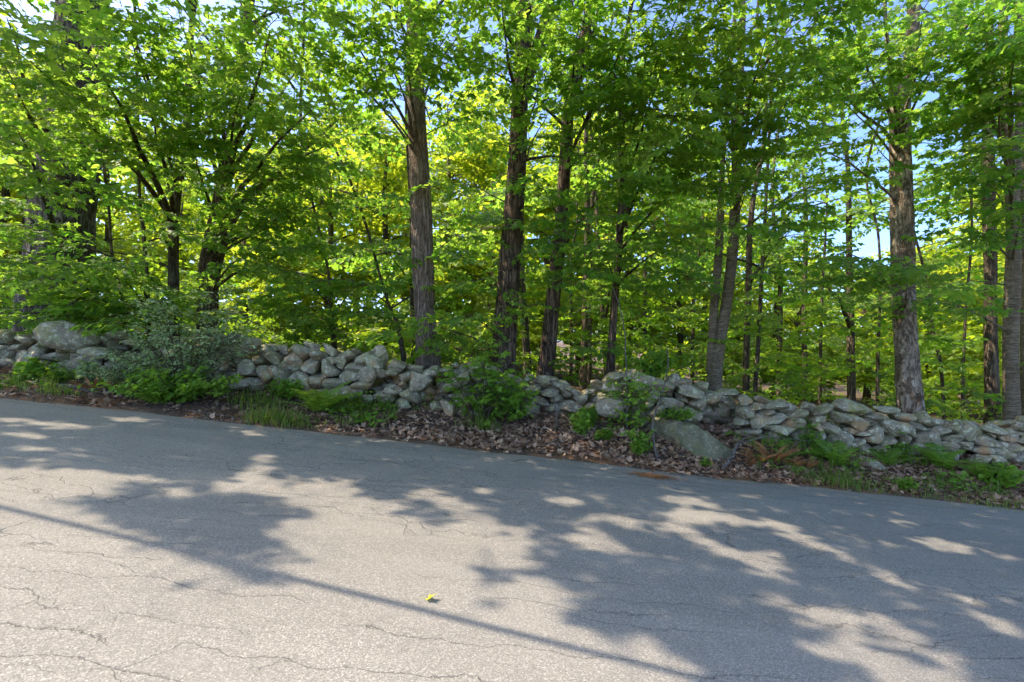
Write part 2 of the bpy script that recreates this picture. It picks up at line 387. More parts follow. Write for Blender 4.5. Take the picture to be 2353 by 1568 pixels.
LIT_ELL = [(340,1103,38,12,0),(402,1136,46,14,0),(95,974,120,8,5),(70,1029,50,7,3),(300,965,60,5,3),(585,997,30,6,5),(60,1000,70,5,4),(1125,1128,28,8,0),
 (1296,1153,52,11,8),(1356,1196,32,13,5),(1440,1201,48,14,14),(1586,1153,64,11,6),(1600,1190,72,18,8),(1700,1197,44,12,16),(1370,1245,62,24,12),(1455,1270,34,9,8),(1560,1218,50,10,8),
 (1650,1256,60,11,18),(1655,1268,44,12,20),(1755,1302,85,18,27),(1826,1228,78,15,24),(1930,1270,62,9,27),(1785,1280,46,8,12),(2050,1330,44,11,18),(2170,1254,58,13,14),(2080,1202,24,7,12),(2245,1388,44,10,22),(2300,1436,80,16,22),(2320,1380,45,9,24),(1690,1160,22,4,10),(1535,1120,20,4,6),(2290,1270,40,6,18),(1460,1490,60,14,30),(1720,1140,22,5,6)]
DARK_ELL = [(990,1178,46,24,20),(1160,1325,34,18,20),(1880,1468,38,10,20),(2120,1515,40,12,25)]
def in_poly(poly, u, v):
    P = np.array(poly, float); ins = np.zeros(u.shape, bool); j = len(P) - 1
    for i in range(len(P)):
        xi, yi = P[i]; xj, yj = P[j]
        cnd = ((yi > v) != (yj > v)) & (u < (xj - xi) * (v - yi) / (yj - yi + 1e-12) + xi)
        ins ^= cnd; j = i
    return ins
def in_ell(e, u, v, k=1.0):
    cx, cy_, a, b, r = e; ca, sa = math.cos(R(r)), math.sin(R(r))
    dx, dy = u - cx, v - cy_
    return ((dx * ca + dy * sa) / (a * k)) ** 2 + ((-dx * sa + dy * ca) / (b * k)) ** 2 < 1
def lit(x, y):
    """True where the road at (x, y) lies in sunshine"""
    yy = np.maximum(y, 0.4)
    u = 1176.5 + PXF * x / yy; v = 784 + PXF * (1.6 - slope(x)) / yy
    m = np.zeros(u.shape, bool)
    for p in LIT_POLY: m |= in_poly(p, u, v)
    for e in DARK_ELL: m &= ~in_ell(e, u, v)
    for e in LIT_ELL: m |= in_ell(e, u, v, 1.18)
    m |= y < 0.9
    return m & (y < 6.9)
def sun_foot(P):
    """where the shadow of point P lands on the road plane z = -1.6 - 0.11 x"""
    k = (P[..., 2] + 1.6 + 0.11 * P[..., 0]) / (TO_SUN[2] + 0.11 * TO_SUN[0])
    return P[..., 0] - k * TO_SUN[0], P[..., 1] - k * TO_SUN[1]

# ------------------------------------------------------------------ leaves and sprays
MAPLE = np.array([(0.34,0,0.0),(0,0,0),(-0.06,0.34,0.03),(0.19,0.25,0.03),(0.40,0.56,-0.05),(0.54,0.20,0.03),(1.0,0,-0.10),(0.54,-0.20,0.03),(0.40,-0.56,-0.05),(0.19,-0.25,0.03),(-0.06,-0.34,0.03)], float)
MAPLE_F = np.array([(0, i, i + 1) for i in range(1, 10)] + [(0, 10, 1)])
OVAL = np.array([(0,0,0),(0.30,0.42,0.05),(0.75,0.28,0.02),(1,0,-0.06),(0.75,-0.28,0.02),(0.30,-0.42,0.05)], float)
OVAL_F = np.array([(0, 2, 1), (0, 3, 2), (0, 4, 3), (0, 5, 4)])
LANCE = np.array([(0,0,0),(0.4,0.19,0.03),(1,0,-0.08),(0.4,-0.19,0.03)], float)
LANCE_F = np.array([(0, 2, 1), (0, 3, 2)])
def rotmats(yaw, pitch, roll):
    cy_, sy, cp, sp, cr, sr = np.cos(yaw), np.sin(yaw), np.cos(pitch), np.sin(pitch), np.cos(roll), np.sin(roll)
    Rm = np.empty((len(yaw), 3, 3))
    Rm[:, 0, 0] = cy_ * cp; Rm[:, 0, 1] = cy_ * sp * sr - sy * cr; Rm[:, 0, 2] = cy_ * sp * cr + sy * sr
    Rm[:, 1, 0] = sy * cp; Rm[:, 1, 1] = sy * sp * sr + cy_ * cr; Rm[:, 1, 2] = sy * sp * cr - cy_ * sr
    Rm[:, 2, 0] = -sp; Rm[:, 2, 1] = cp * sr; Rm[:, 2, 2] = cp * cr
    return Rm
def place_leaves(T, pos, yaw, pitch, roll, size):
    return np.einsum('nij,kj->nki', rotmats(yaw, pitch, roll), T) * size[:, None, None] + pos[:, None, :]

def make_spray(L, leaf, step=0.085, size=(0.075, 0.125), width=0.5, r=np.random.default_rng(1)):
    """a flat twig spray about L long: (leaf vertices n,k,3 ; twig V,F)"""
    pos, yaw = [], []
    tw = MB()
    axis = np.stack([np.linspace(0, L, 5), 0.06 * L * np.sin(np.linspace(0, 3, 5) + r.uniform(0, 6)), -0.12 * L * np.linspace(0, 1, 5) ** 2], 1)
    V, F = tube(axis, np.linspace(0.006, 0.0022, 5), 3, caps=False); tw.add(V, F)
    side = 1
    def along(p0, d, length, depth):
        nonlocal side
        k = max(2, int(length / step))
        for i in range(1, k + 1):
            q = p0 + d * length * i / k; q = q + r.normal(0, 0.012, 3)
            a = math.atan2(d[1], d[0])
            for sgn in ((1, -1) if i < k else (0.35, -1, 1)):
                if r.random() < 0.12: continue
                y = a + sgn * r.uniform(0.5, 1.15)
                pos.append(q + np.array([math.cos(y), math.sin(y), -0.25]) * r.uniform(0.02, 0.06)); yaw.append(y + r.normal(0, 0.3))
    n = max(3, int(L / 0.16))
    for i in range(n):
        t = (i + 0.6) / n
        p = np.array([np.interp(t * L, axis[:, 0], axis[:, c]) for c in range(3)])
        side = -side
        a = side * r.uniform(0.6, 1.0)
        ln = L * width * (1 - 0.65 * t) * r.uniform(0.6, 1.15)
        d = np.array([math.cos(a), math.sin(a), r.uniform(-0.22, 0.10)])
        e = p + d * ln
        V, F = tube([p, (p + e) / 2 + [0, 0, 0.01], e], [0.0035, 0.0028, 0.0018], 3, caps=False); tw.add(V, F)
        along(p, d, ln, 1)
    along(axis[2], np.array([1, 0.0, -0.15]), L * 0.5, 0)
    pos = np.array(pos); yaw = np.array(yaw); n = len(pos)
    lv = place_leaves(leaf, pos, yaw, r.normal(0.38, 0.28, n), r.normal(0, 0.38, n), r.uniform(*size, n))
    return lv, np.concatenate(tw.V), np.concatenate(tw.F)
sr = np.random.default_rng(5)
SPRAY_NEAR = [make_spray(L, MAPLE, 0.085, (0.085, 0.15), 0.55, sr) for L in (0.7, 0.85, 0.95, 1.05, 1.15, 0.8)]
SPRAY_MID = [make_spray(L, OVAL, 0.10, (0.09, 0.145), 0.55, sr) for L in (0.8, 1.0, 1.2, 0.9)]
SPRAY_FAR = [make_spray(L, OVAL, 0.17, (0.15, 0.25), 0.6, sr) for L in (1.2, 1.5, 1.8)]
print('spray leaves', [len(s[0]) for s in SPRAY_NEAR], [len(s[0]) for s in SPRAY_MID], [len(s[0]) for s in SPRAY_FAR])

SHADE_POS = []           # leaf centres that already shade the road
def add_sprays(mb, specs, lib, faces, tint0=0.5, spread=0.22, twigs=True, cull=True, lmat=0, tmat=1, r=rng, record=True):
    """specs: list of (pos, yaw, pitch, roll, scale)"""
    k = faces.max() + 1
    for (p, yw, pt, rl, sc) in specs:
        lv, tv, tf = lib[int(r.integers(len(lib)))]
        Rm = rotmats(np.array([yw]), np.array([pt]), np.array([rl]))[0]
        W = lv @ Rm.T * sc + p
        if r.random() < 0.5: 
            W = (lv * [1, -1, 1]) @ Rm.T * sc + p
        if cull:
            c = W[:, 0, :]; fx, fy = sun_foot(c)
            jx = r.normal(0, 0.04, len(c)); fy = fy + r.normal(0, 0.02, len(c))
            keep = ~lit(fx + jx, fy)
            keep |= (r.random(len(c)) < 0.01)
            W = W[keep]
            if record and len(W): SHADE_POS.append(np.stack([fx[keep], fy[keep]], 1))
            if len(W) < 3: continue
        n = len(W); kk = W.shape[1]
        F = (faces[None] + (np.arange(n) * kk)[:, None, None]).reshape(-1, 3)
        tn = np.clip(tint0 + r.normal(0, 0.17) + r.normal(0, spread, n), 0, 1)
        mb.add(W.reshape(-1, 3), F, lmat, np.repeat(tn, len(faces)))
        if twigs: mb.add(tv @ Rm.T * sc + p, tf, tmat, 0.5)

def limb_path(p0, p1, sag=0.12, wob=0.10, n=9, r=rng):
    p0 = np.asarray(p0, float); p1 = np.asarray(p1, float)
    t = np.linspace(0, 1, n)[:, None]; L = np.linalg.norm(p1 - p0)
    P = p0 * (1 - t) + p1 * t
    P[:, 2] += (sag * L * np.sin(np.pi * t ** 0.8))[:, 0]
    P[1:-1] += np.cumsum(r.normal(0, wob * 0.12 * L ** 0.5, (n - 2, 3)), axis=0) * np.sin(np.linspace(0.3, 2.8, n - 2))[:, None]
    return P
def limb_sprays(P, start=0.25, every=0.17, scale=(0.75, 1.2), r=rng, flat=0.25):
    seglen = np.concatenate([[0], np.cumsum(np.linalg.norm(np.diff(P, axis=0), axis=1))]); L = seglen[-1]
    s = start * L; side = 1; out = []
    while s < L:
        p = np.array([np.interp(s, seglen, P[:, c]) for c in range(3)])
        q = np.array([np.interp(min(L, s + 0.1), seglen, P[:, c]) for c in range(3)])
        d = q - p if s + 0.05 < L else P[-1] - P[-2]
        a = math.atan2(d[1], d[0]); side = -side
        out.append((p, a + side * r.uniform(0.4, 1.25), r.normal(0.10, flat), r.normal(0, flat), r.uniform(*scale) * (1.1 - 0.35 * s / L)))
        s += every * r.uniform(0.6, 1.5)
    d = P[-1] - P[-2]
    out.append((P[-1], math.atan2(d[1], d[0]), 0.12, r.normal(0, 0.2), scale[1]))
    return out

def relief_fn(seed, amp=0.06, k=14, flare=0.55, flare_h=0.5):
    def f(th, s):
        ph = 0.8 * np.sin(s * 1.7 + seed) + 0.5 * np.sin(s * 4.3 + seed * 2)
        furrow = np.abs(np.sin(0.5 * k * th + ph + 0.6 * np.sin(3 * th + s * 2.1)))
        lump = 0.05 * np.sin(2 * th + s * 1.1 + seed) + 0.035 * np.sin(3 * th - s * 2.3 + seed * 1.7)
        fl = flare * np.exp(-s / flare_h) * (0.75 + 0.25 * np.cos(4 * th + seed))
        return 1 + amp * (furrow - 0.6) + lump + fl
    return f
def relief_plates(seed):
    def f(th, s):
        base = 1 + 0.05 * np.sin(2 * th + s + seed) + 0.30 * np.exp(-s / 0.45) * (0.8 + 0.2 * np.cos(4 * th + seed))
        r1 = np.sin(9 * th + 1.3 * np.sin(2.2 * s + 2 * np.sin(th * 2)) + seed); r2 = np.sin(s * 14 + 2.0 * np.sin(3 * th + s * 3) + seed)
        return base + 0.035 * np.clip(r1 * 2, -1, 1) + 0.020 * np.clip(r2 * 2, -1, 0.5) + 0.09 * np.exp(-((s - 1.35) / 0.10) ** 2) * (np.cos(th + 0.4) > 0.2)
    return f

TREES = {}
def make_tree(key, name, label, stems, Y, bark, height=15.0, relief='furrow', group='trees behind the stone wall', seg=28, amp=0.06, flare=0.5):
    slim_k = {'plate': 0.74, 'edge': 0.62, 'edge2': 0.7, 'vee': 0.75}.get(key, 0.88)
    """stems: list of paths [(px, py, width_px), ...] from the base up, at depth Y; the first is the trunk"""
    seed = (len(TREES) * 1.37) % 6.28
    root = None; info = {'trunk': None, 'stems': [], 'crown': MB(), 'bark': bark}
    for si, st in enumerate(stems):
        Yd = Y + (0.05 * si)
        pts = [np.append(at(px, py, Yd), slim_k * w * Yd / PXF / 2) for (px, py, w) in st]
        if si == 0:
            b = pts[0]; gz = float(ground_z(b[0], b[1]))
            if b[2] > gz + 0.03: pts.insert(0, np.array([b[0] - (pts[1][0] - b[0]) * 0.1, b[1], gz, b[3] * 1.05]))
            pts[0][2] = gz - 0.12
            root = empty(name, (pts[0][0], pts[0][1], gz)); tag(root, label, 'tree', group)
            info['base'] = np.array([pts[0][0], pts[0][1], gz])
        top = pts[-1]; prev = pts[-2]
        d = (top[:3] - prev[:3]) / np.linalg.norm(top[:3] - prev[:3]); d[2] = max(d[2], 0.8)
        rest = height - top[2]
        if rest > 1 and si < 2:
            nk = 3
            for q in range(1, nk + 1):
                pts.append(np.append(top[:3] + d * rest * q / nk + [rng.normal(0, 0.25), rng.normal(0, 0.25), 0], max(0.03, top[3] * (1 - 0.85 * q / nk))))
        L = sum(np.linalg.norm(pts[i + 1][:3] - pts[i][:3]) for i in range(len(pts) - 1))
        S = spline(pts, max(12, int(L / 0.11)))
        rad = np.maximum(S[:, 3], 0.012)
        rf = relief_plates(seed) if relief == 'plates' and si == 0 else (relief_fn(seed + si, amp, seg // 2, flare if si == 0 else 0.0) if relief else None)
        V, F = tube(S[:, :3], rad, seg if si == 0 else max(10, seg // 2), rf)
        m = MB(); m.add(V, F, 0, 0.5, True)
        m.build('trunk' if si == 0 else 'stem', M[bark], root).matrix_parent_inverse = __import__('mathutils').Matrix.Translation(-Vector(root.location))
        info['stems'].append(S)
    info['root'] = root; TREES[key] = info
    return root
def parent_keep(o, root):
    o.parent = root; o.matrix_parent_inverse = __import__('mathutils').Matrix.Translation(-Vector(root.location))
def trunk_point(key, z, si=0):
    S = TREES[key]['stems'][min(si, len(TREES[key]['stems']) - 1)]
    i = int(np.argmin(np.abs(S[:, 2] - z))); return S[i, :3], S[i, 3]
def bough(key, target, rise=0.9, sag=0.05, start=0.25, every=0.16, scale=(0.75, 1.2), lib=None, faces=None, tint=0.5, r0=None, si=0, sprays=True, twigs=True):
    """a limb of tree KEY out to a point, with sprays along it"""
    inf = TREES[key]; target = np.asarray(target, float)
    hd = np.linalg.norm(target[:2] - inf['base'][:2])
    z0 = target[2] - rise * min(hd, 2.5) * 0.45
    p0, tr = trunk_point(key, max(z0, inf['base'][2] + 0.9), si)
    P = limb_path(p0, target, sag)
    L = np.linalg.norm(target - p0)
    r0 = r0 or min(0.075, max(0.012, 0.013 * L), tr * 0.7 + 0.004)
    V, F = tube(P, np.linspace(r0, 0.005, len(P)), 6)
    m = MB(); m.add(V, F, 0, 0.5, True)
    if r0 > 0.02:
        o = m.build('branch', M[inf['bark']], None); parent_keep(o, inf['root'])
    else: inf['crown'].add(V, F, 1, 0.5, True)
    if sprays:
        lib = lib or SPRAY_NEAR; faces = MAPLE_F if faces is None else faces
        add_sprays(inf['crown'], limb_sprays(P, start, every, scale), lib, faces, tint, twigs=twigs)
    return P

# --- the trees (paths surveyed from the photograph: x, y, width)
make_tree('old', 'old_pine_tree', 'massive dark rough-barked tree half hidden by leaves at the far left', [[(135,655,150),(150,450,135),(172,250,122),(190,60,112),(196,-60,100)]], 10.8, 'bark_pine', 17, seg=40, amp=0.07, flare=0.25)
make_tree('slim', 'maple_tree', 'slim dark trunk just left of the leaning two-stemmed tree', [[(400,700,27),(398,560,25),(404,460,23),(425,330,20),(432,240,17),(440,60,14)]], 10.6, 'bark_far', 12, seg=18, flare=0.2)
make_tree('twin', 'maple_tree', 'leaning two-stemmed brown tree rising behind the grey-green shrub', [[(478,660,50),(490,560,44),(508,460,38),(525,360,34),(545,250,30),(560,90,24)], [(486,665,24),(505,590,22),(528,520,19),(575,450,14),(640,400,9)]], 10.9, 'bark_dark', 14, seg=24, flare=0.2)
make_tree('ash', 'ash_tree', 'straight grey-brown furrowed trunk, the largest in the middle, close behind the wall', [[(984,835,66),(978,760,55),(973,620,53),(966,450,52),(957,250,48),(952,120,45),(946,0,42)]], 9.35, 'bark_ash', 17, seg=44, amp=0.035, flare=0.28)
make_tree('streak', 'maple_tree', 'thick dark-barked trunk right of the straight central trunk, forking near the top', [[(1158,815,62),(1163,720,57),(1172,600,54),(1183,450,52),(1190,330,48),(1198,180,40),(1206,0,36)], [(1196,215,30),(1225,140,36),(1252,60,32),(1268,-40,28)]], 9.8, 'bark_dark', 17, seg=36, amp=0.06, flare=0.2)
make_tree('slant', 'maple_tree', 'dark trunk slanting right between the thick dark trunk and the low gap in the wall', [[(1252,865,42),(1264,760,38),(1278,620,36),(1291,480,34),(1302,330,31),(1310,230,27)], [(1308,240,22),(1335,170,20),(1352,60,16),(1356,-60,12)], [(1308,236,14),(1285,170,12),(1268,100,11),(1262,0,9)]], 10.3, 'bark_dark', 13, seg=28, amp=0.06, flare=0.22)
make_tree('black', 'maple_tree', 'narrow blackish trunk rising behind the highest stones of the wall', [[(1403,850,22),(1410,720,20),(1421,600,19),(1427,450,18),(1428,280,15),(1432,130,12)]], 10.2, 'bark_dark', 13, seg=20, flare=0.25)
make_tree('vee', 'maple_tree', 'smooth brown V-shaped pair of stems rising where the wall steps down', [[(1640,895,48),(1652,800,36),(1670,690,33),(1685,560,30),(1692,400,27),(1700,200,22),(1706,0,18)], [(1632,860,26),(1640,720,27),(1650,600,24),(1656,480,20),(1660,380,14)]], 9.9, 'bark_smooth', 16, seg=28, amp=0.03, flare=0.22)
make_tree('plate', 'birch_tree', 'pale plated trunk with dark scars behind the lower right part of the wall', [[(2092,952,72),(2084,820,62),(2076,700,60),(2074,560,58),(2070,430,55),(2068,300,54),(2066,220,58),(2072,190,50),(2092,130,36),(2098,60,34),(2096,-60,32)], [(2070,225,30),(2054,170,20),(2044,130,15),(2036,60,10)]], 9.5, 'bark_shag', 16, relief='plates', seg=44)
make_tree('edge', 'maple_tree', 'smooth grey-brown trunk second from the right edge with a forked top', [[(2325,975,52),(2322,820,44),(2326,680,44),(2328,520,40),(2318,330,32),(2312,180,28),(2310,0,24)], [(2327,540,24),(2338,400,22),(2342,200,20),(2346,0,16)]], 9.7, 'bark_smooth', 16, seg=28, amp=0.03, flare=0.2)
make_tree('edge2', 'maple_tree', 'grey-brown trunk cut off by the right edge of the view', [[(2366,975,40),(2362,800,34),(2360,600,32),(2356,400,30),(2350,100,24)]], 9.9, 'bark_smooth', 15, seg=24, amp=0.03, flare=0.2)
make_tree('straight', 'maple_tree', 'straight dark trunk just left of the smooth right-hand pair', [[(2280,950,30),(2277,800,28),(2275,600,27),(2272,430,25),(2270,250,21)]], 11.6, 'bark_far', 15, seg=20, flare=0.2)
# slimmer stems deeper in the woods that the photograph lets one tell apart
DEEP = [
 ('d1', 'slim trunk with a paler left edge right behind the thick dark trunk', [(1212,860,22),(1206,740,20),(1198,640,19),(1196,500,16)], 13.0),
 ('d2', 'dark trunk of a close-set pair seen above the low gap in the wall', [(1340,875,20),(1345,750,19),(1348,620,18),(1350,480,15)], 14.0),
 ('d3', 'slightly thinner right-hand trunk of the close-set pair above the wall gap', [(1354,872,13),(1355,750,12),(1356,620,11),(1360,480,10)], 14.6),
 ('d4', 'thin pale-sided trunk between the close-set pair and the blackish trunk', [(1392,850,13),(1386,740,12),(1378,620,11),(1372,500,9)], 15.0),
 ('d5', 'very thin straight stem left of the close-set pair', [(1312,865,9),(1313,750,8),(1312,600,7)], 15.5),
 ('d6', 'thin dark trunk right of the V-shaped pair of stems', [(1714,880,17),(1716,780,16),(1720,650,15),(1728,480,13)], 12.6),
 ('d7', 'pole-thin pale young tree right of the V-shaped pair', [(1736,885,11),(1744,760,10),(1752,600,9),(1762,420,8),(1770,220,6)], 11.4),
 ('d8', 'dark blotchy trunk halfway between the V-shaped stems and the pale plated trunk', [(1956,900,18),(1955,780,18),(1952,650,16),(1950,480,13),(1948,380,10)], 14.5),
 ('d9', 'faint thin trunk left of the dark blotchy trunk', [(1850,880,12),(1848,740,12),(1850,620,11),(1852,480,9)], 17.0),
 ('d10', 'thin brown stem in the dim woods left of the dark blotchy trunk', [(1884,900,9),(1886,780,8),(1890,650,7)], 15.5),
 ('d11', 'slender crooked stem just right of the pale plated trunk', [(2168,930,8),(2160,830,8),(2140,740,7),(2128,640,6)], 12.5),
 ('d12', 'thin dark upright stem between the pale plated trunk and the straight dark trunk', [(2212,930,8),(2214,820,7),(2220,700,6)], 13.0),
 ('d13', 'thin light stem left of the pale plated trunk', [(2016,920,8),(2018,800,8),(2022,680,6)], 13.5),
 ('d14', 'shaded trunk just left of the straight central trunk', [(950,830,14),(948,720,13),(946,600,11),(944,480,9)], 12.0),
 ('d15', 'short leaning dark stem by the wall left of the straight central trunk', [(928,832,15),(922,790,13),(912,740,10),(890,690,7)], 10.4),
 ('d16', 'small dark stem seen over the wall left of the pointed stone', [(768,790,13),(764,740,11),(758,690,9),(750,600,7)], 11.5),
 ('d17', 'thin young maple stem among leaves between the massive tree and the slim dark trunk', [(340,720,11),(338,640,10),(330,540,9),(320,430,7)], 10.4),
 ('d18', 'thin young stem beneath the leaves left of the slim dark trunk', [(285,730,9),(275,660,8),(258,590,7),(250,480,6)], 10.0),
 ('d19', 'shadowy trunk deep in the woods right of the blackish trunk', [(1480,860,10),(1482,740,10),(1484,620,9)], 17.5),
 ('d20', 'shadowy trunk deep in the woods left of the V-shaped pair', [(1590,880,9),(1592,760,9),(1596,640,8)], 18.0),
 ('d21', 'dim trunk deep in the woods, first one right of the pole-thin young tree', [(1790,880,13),(1792,760,12),(1792,640,11)], 16.0),
]
for k, lab, st, Yd in DEEP:
    make_tree(k, 'young_tree' if st[0][2] < 12 else 'forest_tree', lab, [st], Yd, 'bark_far', 10.5 if st[0][2] > 10 else 6.5, seg=12, group='slimmer trees in the woods', flare=0.15)

# --- foliage boughs of the near trees: (tree, x, y, depth, tint)
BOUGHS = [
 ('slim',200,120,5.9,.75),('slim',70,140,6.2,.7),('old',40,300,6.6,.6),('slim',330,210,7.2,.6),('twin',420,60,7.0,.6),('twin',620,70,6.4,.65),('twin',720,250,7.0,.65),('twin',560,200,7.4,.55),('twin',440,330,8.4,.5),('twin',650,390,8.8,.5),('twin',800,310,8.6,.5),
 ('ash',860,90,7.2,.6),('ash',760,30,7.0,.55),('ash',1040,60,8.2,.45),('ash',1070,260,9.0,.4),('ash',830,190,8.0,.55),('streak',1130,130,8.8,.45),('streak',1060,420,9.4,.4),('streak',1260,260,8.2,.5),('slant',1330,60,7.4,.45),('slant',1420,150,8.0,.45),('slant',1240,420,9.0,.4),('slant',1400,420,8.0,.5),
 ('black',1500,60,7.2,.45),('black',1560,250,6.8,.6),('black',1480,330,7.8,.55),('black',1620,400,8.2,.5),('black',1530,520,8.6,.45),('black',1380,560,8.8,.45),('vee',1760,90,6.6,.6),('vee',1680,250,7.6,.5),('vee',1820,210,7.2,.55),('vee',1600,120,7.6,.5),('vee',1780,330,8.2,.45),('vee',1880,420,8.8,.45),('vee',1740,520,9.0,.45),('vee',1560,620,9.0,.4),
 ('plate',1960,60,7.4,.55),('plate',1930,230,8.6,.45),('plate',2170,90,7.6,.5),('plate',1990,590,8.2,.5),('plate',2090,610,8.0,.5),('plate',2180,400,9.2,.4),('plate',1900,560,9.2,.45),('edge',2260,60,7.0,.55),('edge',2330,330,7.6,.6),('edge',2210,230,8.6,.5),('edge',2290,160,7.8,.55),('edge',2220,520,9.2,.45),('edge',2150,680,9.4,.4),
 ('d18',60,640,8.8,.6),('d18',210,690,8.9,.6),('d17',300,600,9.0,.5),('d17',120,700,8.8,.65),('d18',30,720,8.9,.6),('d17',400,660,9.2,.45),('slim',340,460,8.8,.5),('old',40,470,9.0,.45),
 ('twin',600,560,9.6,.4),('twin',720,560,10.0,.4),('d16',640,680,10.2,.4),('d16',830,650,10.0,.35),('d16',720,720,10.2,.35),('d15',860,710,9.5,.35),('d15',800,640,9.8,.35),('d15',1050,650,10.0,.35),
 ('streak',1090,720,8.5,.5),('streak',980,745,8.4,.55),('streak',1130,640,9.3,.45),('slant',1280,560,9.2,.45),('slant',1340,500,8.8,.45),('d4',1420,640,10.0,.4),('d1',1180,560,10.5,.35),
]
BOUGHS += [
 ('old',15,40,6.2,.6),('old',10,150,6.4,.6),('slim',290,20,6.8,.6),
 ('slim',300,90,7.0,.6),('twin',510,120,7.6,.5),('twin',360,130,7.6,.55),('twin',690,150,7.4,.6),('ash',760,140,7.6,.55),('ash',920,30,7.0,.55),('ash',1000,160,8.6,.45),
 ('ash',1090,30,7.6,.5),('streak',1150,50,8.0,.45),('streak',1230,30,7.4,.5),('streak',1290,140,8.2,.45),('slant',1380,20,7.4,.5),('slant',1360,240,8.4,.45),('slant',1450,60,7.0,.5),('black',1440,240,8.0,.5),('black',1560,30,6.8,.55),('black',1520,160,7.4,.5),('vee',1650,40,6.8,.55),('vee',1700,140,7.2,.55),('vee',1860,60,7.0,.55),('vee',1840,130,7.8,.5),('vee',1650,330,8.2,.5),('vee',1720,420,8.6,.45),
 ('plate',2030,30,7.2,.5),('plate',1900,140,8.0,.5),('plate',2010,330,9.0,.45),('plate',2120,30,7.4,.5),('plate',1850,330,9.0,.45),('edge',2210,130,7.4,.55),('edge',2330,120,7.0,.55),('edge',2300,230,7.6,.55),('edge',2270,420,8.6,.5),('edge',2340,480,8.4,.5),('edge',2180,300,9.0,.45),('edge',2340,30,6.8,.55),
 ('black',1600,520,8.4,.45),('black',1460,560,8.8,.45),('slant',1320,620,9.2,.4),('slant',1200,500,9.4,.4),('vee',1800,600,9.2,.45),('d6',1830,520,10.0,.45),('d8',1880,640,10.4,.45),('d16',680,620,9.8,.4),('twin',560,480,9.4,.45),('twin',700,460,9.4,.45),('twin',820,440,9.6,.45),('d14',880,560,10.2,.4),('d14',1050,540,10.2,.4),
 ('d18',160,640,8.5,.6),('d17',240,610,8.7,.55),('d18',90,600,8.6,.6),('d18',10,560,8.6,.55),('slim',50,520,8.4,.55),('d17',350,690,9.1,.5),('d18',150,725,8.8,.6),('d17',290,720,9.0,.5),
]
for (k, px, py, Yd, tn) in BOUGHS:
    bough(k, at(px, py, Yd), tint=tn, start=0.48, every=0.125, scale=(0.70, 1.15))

for (k, px, py, Yd) in [('ash',800,120,9.0),('ash',1010,345,9.2),('ash',890,345,9.1),('ash',905,60,9.0),('streak',1120,330,9.6),('streak',1250,700,9.9),('slant',1350,330,10.0),('slant',1190,560,10.2),('plate',2150,330,9.6),('edge',2170,470,9.8),('edge',2200,640,9.9),('vee',1740,250,9.8),('black',1490,460,10.0),('straight',2220,380,11.4),('old',0,200,9.6),('old',20,230,9.8),('old',250,300,10.4),('old',280,420,10.4)]:
    bough(k, at(px, py, Yd), sprays=False, r0=0.05 if k == 'old' else 0.014, rise=0.5)
# --- further crown limbs all round each near tree (in view and above it), lighter leaves
def crown(key, z0, z1, n, length, tint=0.5, bias=None, lib=SPRAY_MID, faces=OVAL_F, every=0.24, scale=(0.9, 1.4), si=0):
    inf = TREES[key]
    for i in range(n):
        z = rng.uniform(z0, z1); a = rng.uniform(0, 2 * np.pi)
        if bias is not None and rng.random() < 0.5: a = bias + rng.normal(0, 0.6)
        L = length * rng.uniform(0.55, 1.1) * (1 - 0.45 * sstep(z0, 16, z))
        p0, _ = trunk_point(key, z, si)
        tgt = p0 + np.array([math.cos(a) * L, math.sin(a) * L, L * rng.uniform(0.05, 0.45)])
        bough(key, tgt, rise=0.4, lib=lib, faces=faces, tint=tint, every=every, scale=scale, si=si, start=0.5, twigs=True)
for k, z0, z1, n, L in [('old',5,8,2,4.0),('slim',1.5,7,5,3.0),('twin',2,8,6,3.6),('ash',4,9,4,3.4),('streak',3.5,9,5,3.6),('slant',3,8,5,3.2),('black',2.5,8,5,3.2),('vee',3,9,6,3.4),('plate',3.5,9,5,3.4),('edge',2.5,9,5,3.3),('edge2',3,8,3,3.0),('straight',3,8,4,3.2)]:
    crown(k, z0, z1, n, L, 0.5)
for k, lab, st, Yd in DEEP:
    big = st[0][2] > 10
    crown(k, 1.2 if big else 0.6, 8 if big else 5, 5 if big else 4, 2.6 if big else 1.6, 0.5)

